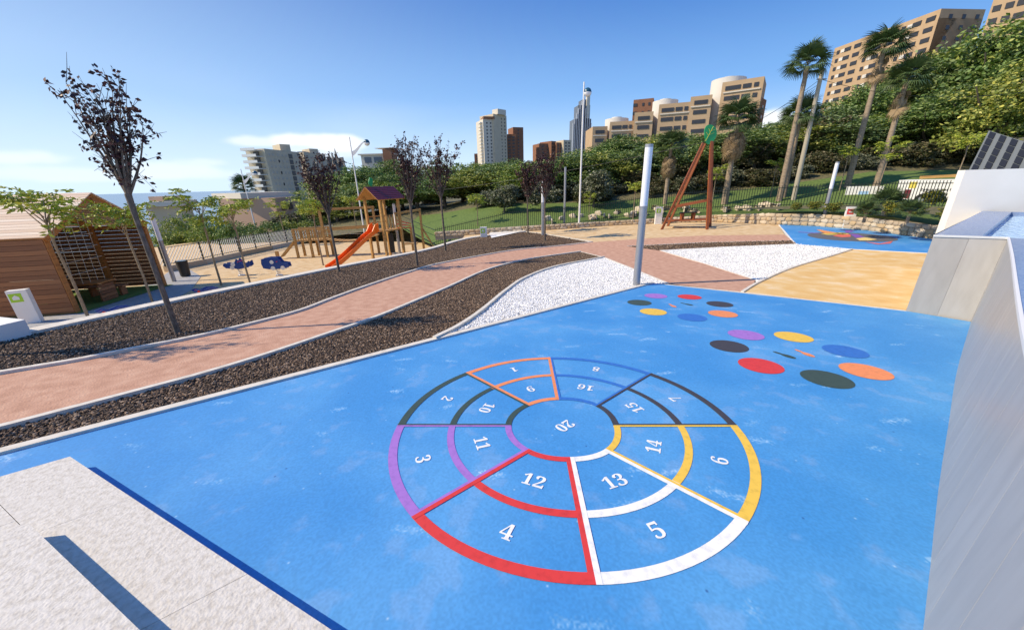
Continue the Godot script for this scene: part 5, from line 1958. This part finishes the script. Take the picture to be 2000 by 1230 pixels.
	for fc in mdt.get_face_count():
		for q in 3:
			var v := mdt.get_vertex(mdt.get_face_vertex(fc, q))
			var kx := 1.0 + nz.get_noise_3dv(v * 1.5) * 0.55
			v = Vector3(v.x * kx, maxf(v.y, 0.0) * (1.0 + nz.get_noise_3dv(v * 2.5 + Vector3(9, 0, 0)) * 0.5), v.z * kx)
			st.add_vertex(v)
	st.generate_normals()
	var hp := oz(655, 345, 1400)
	var ho := done(st, "hills", tmat(ntex(256, 0.03, [[0.0, Color(0.14, 0.13, 0.09)], [0.5, Color(0.30, 0.26, 0.20)], [1.0, Color(0.42, 0.36, 0.28)]], 64, 5), 0.01, 0.95))
	ho.transform = Transform3D(Basis.from_scale(Vector3(62, oz(655, 310, 1400).y + 40.0, 50)), Vector3(hp.x, -40, hp.z))
	tag(ho, "bare rocky headland with a ruin on top", "", "", "structure")
	# beige tower and brown tower
	t = thing("tower_block", "tall beige apartment tower above the treetops", "building")
	f = block(t, 943, 964, 400, 404, 232, -14, cream, "wall", 24)
	windows(t, f, 16, f.yt - 3.5, 3.1, [[0.35, 1.3], [0.7, 1.3]], 1.4, dark)
	f2 = block(t, 963, 989, 402, 415, 222, -14, beige, "wall", 20)
	windows(t, f2, 17, f2.yt - 3.5, 3.1, [[0.6, 0.9], [0.85, 1.1]], 1.4, dark)
	block(t, 972, 988, 404, 412, 212, f2.yt, cream, "roof_house", 8)
	block(t, 944, 966, 399.5, 402, 227, f.yt, brick, "roof_terrace", 20)
	for r in 16:
		st = begin()
		box(st, f.a - f.u * 1.2 + f.n * 6.0 + Vector3(0, f.yt - 3.0 - 3.1 * r, 0), Vector3(2.4, 1.0, 8.0), f.bas)
		done(st, "balcony", pale, t)
	t = thing("tower_block", "dark brown brick tower beside the beige tower", "building")
	f = block(t, 990, 1008, 430, 430, 262, -14, brick, "wall", 16)
	windows(t, f, 13, f.yt - 3.0, 3.1, [[0.25, 2.4], [0.7, 2.4]], 1.5, dark)
	f2 = block(t, 1002, 1022, 436, 440, 248, -14, brick, "wall", 16)
	windows(t, f2, 15, f2.yt - 3.0, 3.1, [[0.5, 1.5]], 1.5, dark)
	t = thing("tower_block", "small dark brown block just beyond the beige tower", "building")
	f = block(t, 926, 944, 480, 480, 300, -14, brick, "wall", 16)
	windows(t, f, 4, f.yt - 3.0, 3.1, [[0.3, 2.4], [0.75, 2.4]], 1.5, dark)
	# brown cluster
	t = thing("tower_block", "row of reddish brown apartment towers with ribbed fronts", "building")
	for e in [[1053, 1076, 280], [1077, 1086, 275], [1087, 1100, 278], [1101, 1116, 273]]:
		f = block(t, e[0], e[1], 450, 455, e[2], -16, brick if e[0] != 1101 else beige, "wall", 18)
		windows(t, f, 9, f.yt - 3.0, 3.2, [[0.3, 2.0], [0.72, 2.0]], 1.5, dark)
	# stepped skyscraper
	t = thing("skyscraper", "slender dark grey skyscraper with stepped vertical ribs", "building")
	var sg := mat(lin(0.13, 0.145, 0.17), 0.4)
	f = block(t, 1122, 1155, 900, 905, 232, -25, sg, "core", 36)
	block(t, 1130, 1153, 900, 904, 205, f.yt, sg, "core", 30)
	block(t, 1138, 1152, 900, 903, 194, f.yt, sg, "core", 24)
	block(t, 1147, 1153, 898, 899, 186, f.yt, cream, "crown_block", 8)
	var rib := mat(lin(0.42, 0.44, 0.48), 0.4)
	for q in 11:
		var xq := 1119.5 + q * 3.5
		var tp: float = [240, 230, 220, 211, 203, 197, 202, 211, 221, 232, 240][q]
		block(t, xq, xq + 1.2, 896, 896, tp, -25, rib, "rib", 6)
	# terraced tan complex with white stair drums
	t = thing("terraced_complex", "stepped tan apartment complex with white stair drums on the hill", "building")
	var drum := func(px: float, py: float, d: float, r: float):
		var p := oz(px, py, d)
		var s2 := begin()
		rod(s2, Vector3(p.x, -10, p.z), Vector3(p.x, p.y, p.z), r, -1, 28)
		rod(s2, Vector3(p.x, p.y, p.z), Vector3(p.x, p.y + 0.7, p.z), r * 0.45, -1, 20)
		done(s2, "stair_drum", pale, t)
	var tans := [[1158, 1187, 160, 160, 247, 3], [1192, 1240, 158, 156, 238, 3], [1240, 1277, 154, 152, 220, 4], [1288, 1352, 152, 148, 204, 4], [1350, 1392, 148, 145, 189, 5], [1412, 1492, 145, 138, 161, 6]]
	for e in tans:
		f = block(t, e[0], e[1], e[2], e[3], e[4], -8, ochre, "wall", 14)
		var w: float = f.w
		var cols := [[0.28, w * 0.38], [0.62, w * 0.2], [0.84, w * 0.11]] if w > 9.0 else [[0.5, w * 0.62]]
		windows(t, f, e[5], f.yt - 2.0, 3.05, cols, 1.25, dark)
		st = begin()
		box(st, f.a + f.u * w * 0.5 - f.n * 0.1 + Vector3(0, f.yt - 3.3, 0), Vector3(w * 0.9, 0.35, 0.5), f.bas)
		done(st, "balcony_band", cream, t)
	drum.call(1205, 233, 166, 4.6)
	drum.call(1300, 198, 160, 4.6)
	drum.call(1424, 156, 152, 5.6)
	f = block(t, 1238, 1277, 175, 172, 195, -8, brick, "wall", 14)
	windows(t, f, 5, f.yt - 2.0, 3.05, [[0.1, 1.6], [0.5, 0.8], [0.8, 0.8]], 1.1, dark)
	f = block(t, 1488, 1499, 141, 146, 190, -8, brick, "shaded_side_wall", 12)  # right face of the tan block, its shade painted in with the darker brick colour
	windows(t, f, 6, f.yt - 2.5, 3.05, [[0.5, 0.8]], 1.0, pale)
	# big slab tower on the hill
	t = thing("tower_block", "wide tan tower block looming behind the tall palms", "building")
	f = block(t, 1628, 1812, 176, 140, 108, -5, ochre, "wall", 16)
	var yt2 := oz(1812, 44, 140).y
	f.yt = (f.yt + yt2) * 0.5
	st = begin()
	box(st, Vector3(f.w * 0.5, f.yt - 12.0, 0), Vector3(f.w, 30.0, 15.9))
	put(st.commit(), "wall", ochre, t, Transform3D(f.bas, f.a + f.n * 8.0))
	var wc := []
	for q in 9: wc.append([0.06 + q * 0.11, 2.6 if q % 3 else 1.2])
	windows(t, f, 13, f.yt + 1.0, 2.9, wc, 1.3, dark)
	windows(t, f, 13, f.yt + 1.0, 2.9, [[0.115, 1.6], [0.445, 1.6], [0.775, 1.6]], 1.1, pale, "blind")
	windows(t, f, 13, f.yt + 1.0, 2.9, [[0.25, 1.2], [0.55, 1.2], [0.85, 1.2]], 1.2, dark, "window", 1)
	t = thing("tower_block", "tan tower block corner rising over the hillside trees", "building")
	f = block(t, 1962, 2070, 120, 112, -60, -5, ochre, "wall", 14)
	windows(t, f, 9, oz(1980, 12, 118).y, 2.9, [[0.12, 1.4], [0.35, 1.4], [0.6, 2.2], [0.85, 2.2]], 1.3, dark)

func street_things() -> void:
	# tall white street lamps with pennant arms
	for e in [[oh(1131, 438), 1140, 160, 1146, 180, "tall white street lamp with blue globe behind the fence"], [Vector3(-12.8, -2.3, -32.9), 709, 268, 738, 277, "tall white street lamp with pennant arm beyond the play tower"], [Vector3(-27.0, -4.0, -40.0), 463, 330, 490, 338, "tall white street lamp with pennant arm before the apartment block"]]:
		var b: Vector3 = e[0]
		var h := top_y(b, e[1], e[2]) - b.y
		var t := thing("street_lamp", e[5], "lamp", b, 0.0, "tall street lamps")
		var st := begin()
		rod(st, Vector3(0, -0.3, 0), Vector3(0, h, 0), 0.065, 0.04, 12)
		done(st, "pole", M.white, t)
		var gy: float = h - (0.55 if e[1] == 1140 else 0.45)
		var ax: float = 0.18 if e[1] == 1140 else 1.3
		st = begin()
		var pen := PackedVector2Array()
		for k in 11: pen.append(Vector2(ax * k / 10.0, -0.7 + 0.75 * smoothstep(0.0, 1.0, k / 10.0)))
		for k in 11: pen.append(Vector2(ax * (10 - k) / 10.0, -0.7 + 0.75 * smoothstep(0.0, 1.0, (10 - k) / 10.0) - 0.34 * k / 10.0 - 0.03))
		slab(st, pen, 0.03, Transform3D(Basis.IDENTITY, Vector3(0, h - 0.35, 0)))
		done(st, "pennant_arm", M.white, t)
		st = begin()
		var sm := SphereMesh.new()
		sm.radius = 0.23
		sm.height = 0.26
		sm.is_hemisphere = true
		st.append_from(sm, 0, Transform3D(Basis.IDENTITY, Vector3(ax + 0.05, gy, 0)))
		done(st, "lamp_hood", mat(lin(0.02, 0.08, 0.13), 0.25), t)
		st = begin()
		sm.height = 0.23
		st.append_from(sm, 0, Transform3D(Basis(Vector3.RIGHT, PI), Vector3(ax + 0.05, gy, 0)))
		done(st, "lamp_glass", M.lampwhite, t)
	var gp: Vector3 = oh(1102, 439)
	var plain := thing("metal_pole", "plain grey metal pole behind the fence next to the street lamp", "pole", gp)
	var st := begin()
	var hp := top_y(gp, 1103, 328) - gp.y
	rod(st, Vector3(0, -0.3, 0), Vector3(0, hp, 0), 0.07, -1, 12)
	done(st, "shaft", M.galv, plain)
	st = begin()
	rod(st, Vector3(0, hp, 0), Vector3(0, hp + 0.06, 0), 0.08, -1, 12)
	done(st, "cap", M.galv, plain)
	# wooden utility pole and its wires
	var up := Vector3(18.5, 0, -24.8)
	up.y = hill(up.x, up.z)
	var uh := top_y(up, 1588, 138) - up.y
	var t := thing("utility_pole", "weathered wooden utility pole among the palms", "pole", up)
	st = begin()
	tube(st, [Vector3(0, -0.3, 0), Vector3(0, uh, 0)], [0.15, 0.1], 12)
	done(st, "shaft", mat(lin(0.40, 0.36, 0.28), 0.9), t)
	st = begin()
	rod(st, Vector3(-0.2, uh - 0.5, 0), Vector3(0.35, uh - 0.5, 0), 0.04)
	done(st, "bracket", M.galv, t)
	var wire := func(a: Vector3, b: Vector3, sag: float, label: String, r := 0.012):
		var pts := []
		var rr := []
		for k in 17:
			var f := k / 16.0
			pts.append(a.lerp(b, f) + Vector3(0, -sag * 4.0 * f * (1.0 - f), 0))
			rr.append(r)
		var s2 := begin()
		tube(s2, pts, rr, 5)
		tag(done(s2, "cable", M.black, self), label, "cable")
	var ptop := up + Vector3(0, uh - 0.5, 0)
	wire.call(ptop, oz(1380, 262, 60), 1.2, "upper black overhead wire running from the utility pole towards the tan complex")
	wire.call(ptop + Vector3(0, -0.25, 0), oz(1300, 285, 62), 1.4, "lower black overhead wire running from the utility pole over the trees")
	wire.call(ptop, oz(2060, 170, 24), 0.7, "black overhead wire running from the utility pole across the palms")
	# leaf topped cable ride frame
	var lg: Vector3 = og(1291, 448)
	var lg2: Vector3 = og(1303, 441)
	var rg: Vector3 = og(1382, 448)
	var rg2: Vector3 = og(1388, 442)
	var c := (lg + lg2 + rg + rg2) * 0.25
	var ah := top_y(c, 1364, 280) - c.y
	var fr := thing("climbing_frame", "reddish wooden cable ride frame topped with a green leaf panel", "play frame", c)
	var apex := Vector3((rg.x - lg.x) * 0.28, ah, 0)
	for e in [[lg, Vector3(-0.34, 0, 0.16)], [lg2, Vector3(-0.07, 0, -0.16)], [rg, Vector3(0.08, 0.08, 0.16)], [rg2, Vector3(0.3, 0.08, -0.16)]]:
		st = begin()
		beam(st, (e[0] as Vector3) - c + Vector3(0, -0.15, 0), apex + e[1], 0.115, 0.115)
		done(st, "leg", M.redwood, fr)
	var at := func(a: Vector3, f: float) -> Vector3: return (a - c).lerp(apex, f)
	st = begin()
	beam(st, at.call(lg, 0.27), at.call(rg, 0.34), 0.09, 0.11)
	done(st, "cross_beam", M.redwood, fr)
	st = begin()
	beam(st, at.call(lg2, 0.27), at.call(rg2, 0.34), 0.09, 0.11)
	done(st, "cross_beam", M.redwood, fr)
	var d0: Vector3 = (at.call(lg, 0.09) + at.call(lg2, 0.09)) * 0.5
	var d1: Vector3 = (at.call(rg, 0.11) + at.call(rg2, 0.11)) * 0.5
	st = begin()
	beam(st, d0, d1, 0.75, 0.07)
	done(st, "deck", M.redwood, fr)
	for q in [0.35, 0.62]:
		st = begin()
		var p := d0.lerp(d1, q)
		box(st, p + Vector3(0, 0.2, 0), Vector3(0.09, 0.4, 0.35))
		done(st, "stool_leg", M.redwood, fr)
	st = begin()
	beam(st, d0.lerp(d1, 0.28) + Vector3(0, 0.42, 0), d0.lerp(d1, 0.7) + Vector3(0, 0.42, 0), 0.4, 0.05)
	done(st, "stool_top", M.black, fr)
	var leaf := PackedVector2Array()
	for q in 24:
		var a := TAU * q / 24
		leaf.append(Vector2(cos(a) * 0.34 * (1.0 + 0.3 * sin(a)), sin(a) * 0.46 - 0.12 * cos(a)))
	st = begin()
	slab(st, leaf, 0.05, Transform3D(Basis(Vector3.BACK, -0.15), apex + Vector3(-0.05, 0.4, 0.14)))
	var lp := done(st, "leaf_panel", M.leafgreen, fr)
	for e in [[Vector3(-0.2, -0.3, 0), Vector3(0.12, 0.4, 0)], [Vector3(-0.08, -0.05, 0), Vector3(-0.22, 0.12, 0)], [Vector3(0.0, 0.1, 0), Vector3(-0.12, 0.3, 0)], [Vector3(-0.05, 0.0, 0), Vector3(0.2, 0.08, 0)], [Vector3(0.03, 0.18, 0), Vector3(0.24, 0.25, 0)]]:
		st = begin()
		beam(st, apex + Vector3(-0.05, 0.4, 0.2) + e[0], apex + Vector3(-0.05, 0.4, 0.2) + e[1], 0.008, 0.02, Vector3.BACK)
		done(st, "leaf_vein", M.yellowline, lp)
	wire.call(c + apex + Vector3(0, 0.1, 0), oz(860, 371, 34), 0.25, "grey cable ride line slung from the leaf topped frame", 0.018)
	# white van and dark board behind the fence
	var v0 := oz(1742, 400, 21.5)
	var v1 := oz(1905, 398, 19.0)
	var gy := hill((v0.x + v1.x) * 0.5, (v0.z + v1.z) * 0.5)
	var vd := Vector3(v1.x - v0.x, 0, v1.z - v0.z)
	var vl := vd.length()
	vd = vd.normalized()
	var bas := Basis(vd, Vector3.UP, vd.cross(Vector3.UP))
	var vh := top_y(v0, 1745, 352) - v0.y
	var van := thing("van", "white van with fibre internet lettering parked behind the black fence", "van", Vector3(v0.x, v0.y, v0.z))
	van.basis = bas
	st = begin()
	box(st, Vector3(vl * 0.5, 0.3 + (vh - 0.3) * 0.5, -0.9), Vector3(vl, vh - 0.3, 1.8))
	done(st, "body", M.white, van)
	for x in [vl * 0.38, vl * 0.9]:
		st = begin()
		rod(st, Vector3(x, 0.3, 0.02), Vector3(x, 0.3, -0.2), 0.33, -1, 20)
		var wh := done(st, "wheel", M.black, van)
		st = begin()
		rod(st, Vector3(x, 0.3, 0.03), Vector3(x, 0.3, -0.05), 0.18, -1, 16)
		done(st, "rim", M.steel, wh)
	var tm := TextMesh.new()
	var sf := SystemFont.new()
	sf.font_names = PackedStringArray(["Droid Sans"])
	sf.font_weight = 700
	tm.font = sf
	tm.text = "Internet por Fibra"
	tm.font_size = 48
	tm.pixel_size = vl * 0.46 / 400.0
	tm.depth = 0.004
	put(tm, "lettering", M.black, van, Transform3D(Basis.IDENTITY, Vector3(vl * 0.56, vh * 0.62, 0.004)))
	st = begin()
	box(st, Vector3(vl * 0.16, vh * 0.45, 0.003), Vector3(0.28, vh * 0.35, 0.006))
	done(st, "maroon_print", M.maroon, van)
	st = begin()
	box(st, Vector3(vl * 0.2, vh * 0.8, 0.003), Vector3(0.3, vh * 0.25, 0.006))
	done(st, "yellow_print", M.yellowline, van)
	st = begin()
	beam(st, Vector3(vl * 0.25, vh + 0.12, -0.3), Vector3(vl, vh + 0.22, -0.3), 0.5, 0.14)
	tag(put(st.commit(), "timber_stack", M.pine, self, van.transform), "stack of orange brown timber boards above the white van", "timber")
	var s0 := oz(1646, 398, 24)
	var s1 := oz(1718, 396, 23)
	var sdv := Vector3(s1.x - s0.x, 0, s1.z - s0.z)
	var bl := sdv.length()
	sdv = sdv.normalized()
	var board := thing("notice_board", "white and dark notice board with block letters behind the fence", "sign", s0)
	board.basis = Basis(sdv, Vector3.UP, sdv.cross(Vector3.UP))
	var bh := top_y(s0, 1650, 364) - s0.y
	st = begin()
	box(st, Vector3(bl * 0.5, bh * 0.72, 0), Vector3(bl, bh * 0.56, 0.06))
	done(st, "white_panel", M.white, board)
	st = begin()
	box(st, Vector3(bl * 0.5, bh * 0.2, 0), Vector3(bl, bh * 0.44, 0.07))
	done(st, "dark_panel", mat(lin(0.02, 0.026, 0.035), 0.5), board)
	st = begin()
	box(st, Vector3(bl * 0.5, bh * 0.62, 0.032), Vector3(bl * 0.27, bh * 0.2, 0.006))
	done(st, "blue_print", mat(lin(0.35, 0.55, 0.80), 0.6), board)
	for x in [0.05, bl - 0.05]:
		st = begin()
		box(st, Vector3(x, bh * 0.3 - 0.2, -0.05), Vector3(0.06, bh + 0.5, 0.05))
		done(st, "leg", M.galv, board)
	for q in 4:        # four block characters, too blurred in the photograph to read
		st = begin()
		var cx := bl * (0.41 + q * 0.06)
		box(st, Vector3(cx - bl * 0.016, bh * 0.24, 0.038), Vector3(bl * 0.012, bh * 0.2, 0.006))
		box(st, Vector3(cx + bl * 0.014, bh * 0.24, 0.038), Vector3(bl * 0.012, bh * 0.2, 0.006))
		box(st, Vector3(cx, bh * (0.32 if q % 2 == 0 else 0.24), 0.0385), Vector3(bl * 0.02, bh * 0.035, 0.006))
		done(st, "character", M.white, board)
	# dark solar panels on a tilted frame behind the white wall
	var q0 := oz(1893, 331, 15)
	var q1 := oz(1932, 254, 15.6)
	var q2 := oz(2040, 288, 13.5)
	var sp := thing("solar_array", "dark solar panels in grey strips on a tilted frame behind the white wall", "solar panel", q0)
	var eu := (q1 - q0)
	var er := (q2 - q1)
	var en := er.cross(eu).normalized()
	if en.dot(CP - q0) < 0: en = -en
	var bb := Basis(er.normalized(), eu.normalized(), en)
	var W := er.length()
	var H := eu.length()
	st = begin()
	var quadp := [Vector3.ZERO, er, er + eu, eu]
	slab(st, PackedVector2Array([Vector2(0, 0), Vector2(W, 0), Vector2(W, H), Vector2(0, H)]), 0.06, Transform3D(bb, -en * 0.08))
	done(st, "frame", mat(lin(0.12, 0.14, 0.155), 0.6), sp)
	for cx in 5:
		for ry in 6:
			st = begin()
			var x0 := (0.045 + cx * 0.21) * W
			slab(st, PackedVector2Array([Vector2(x0, H * (0.02 + ry * 0.163)), Vector2(x0 + W * 0.11, H * (0.02 + ry * 0.163)), Vector2(x0 + W * 0.11, H * (0.165 + ry * 0.163)), Vector2(x0, H * (0.165 + ry * 0.163))]), 0.03, Transform3D(bb, -en * 0.015))
			done(st, "panel", mat(lin(0.006, 0.008, 0.014), 0.45), sp)
	for f in [0.1, 0.9]:
		st = begin()
		rod(st, er * f + eu * 0.5 - en * 0.1, er * f - en * 1.2 + Vector3(0, -2.5, 0), 0.05)
		rod(st, er * f - en * 0.1, er * f - en * 0.1 + Vector3(0, -2.2, 0), 0.05)
		done(st, "support", M.galv, sp)
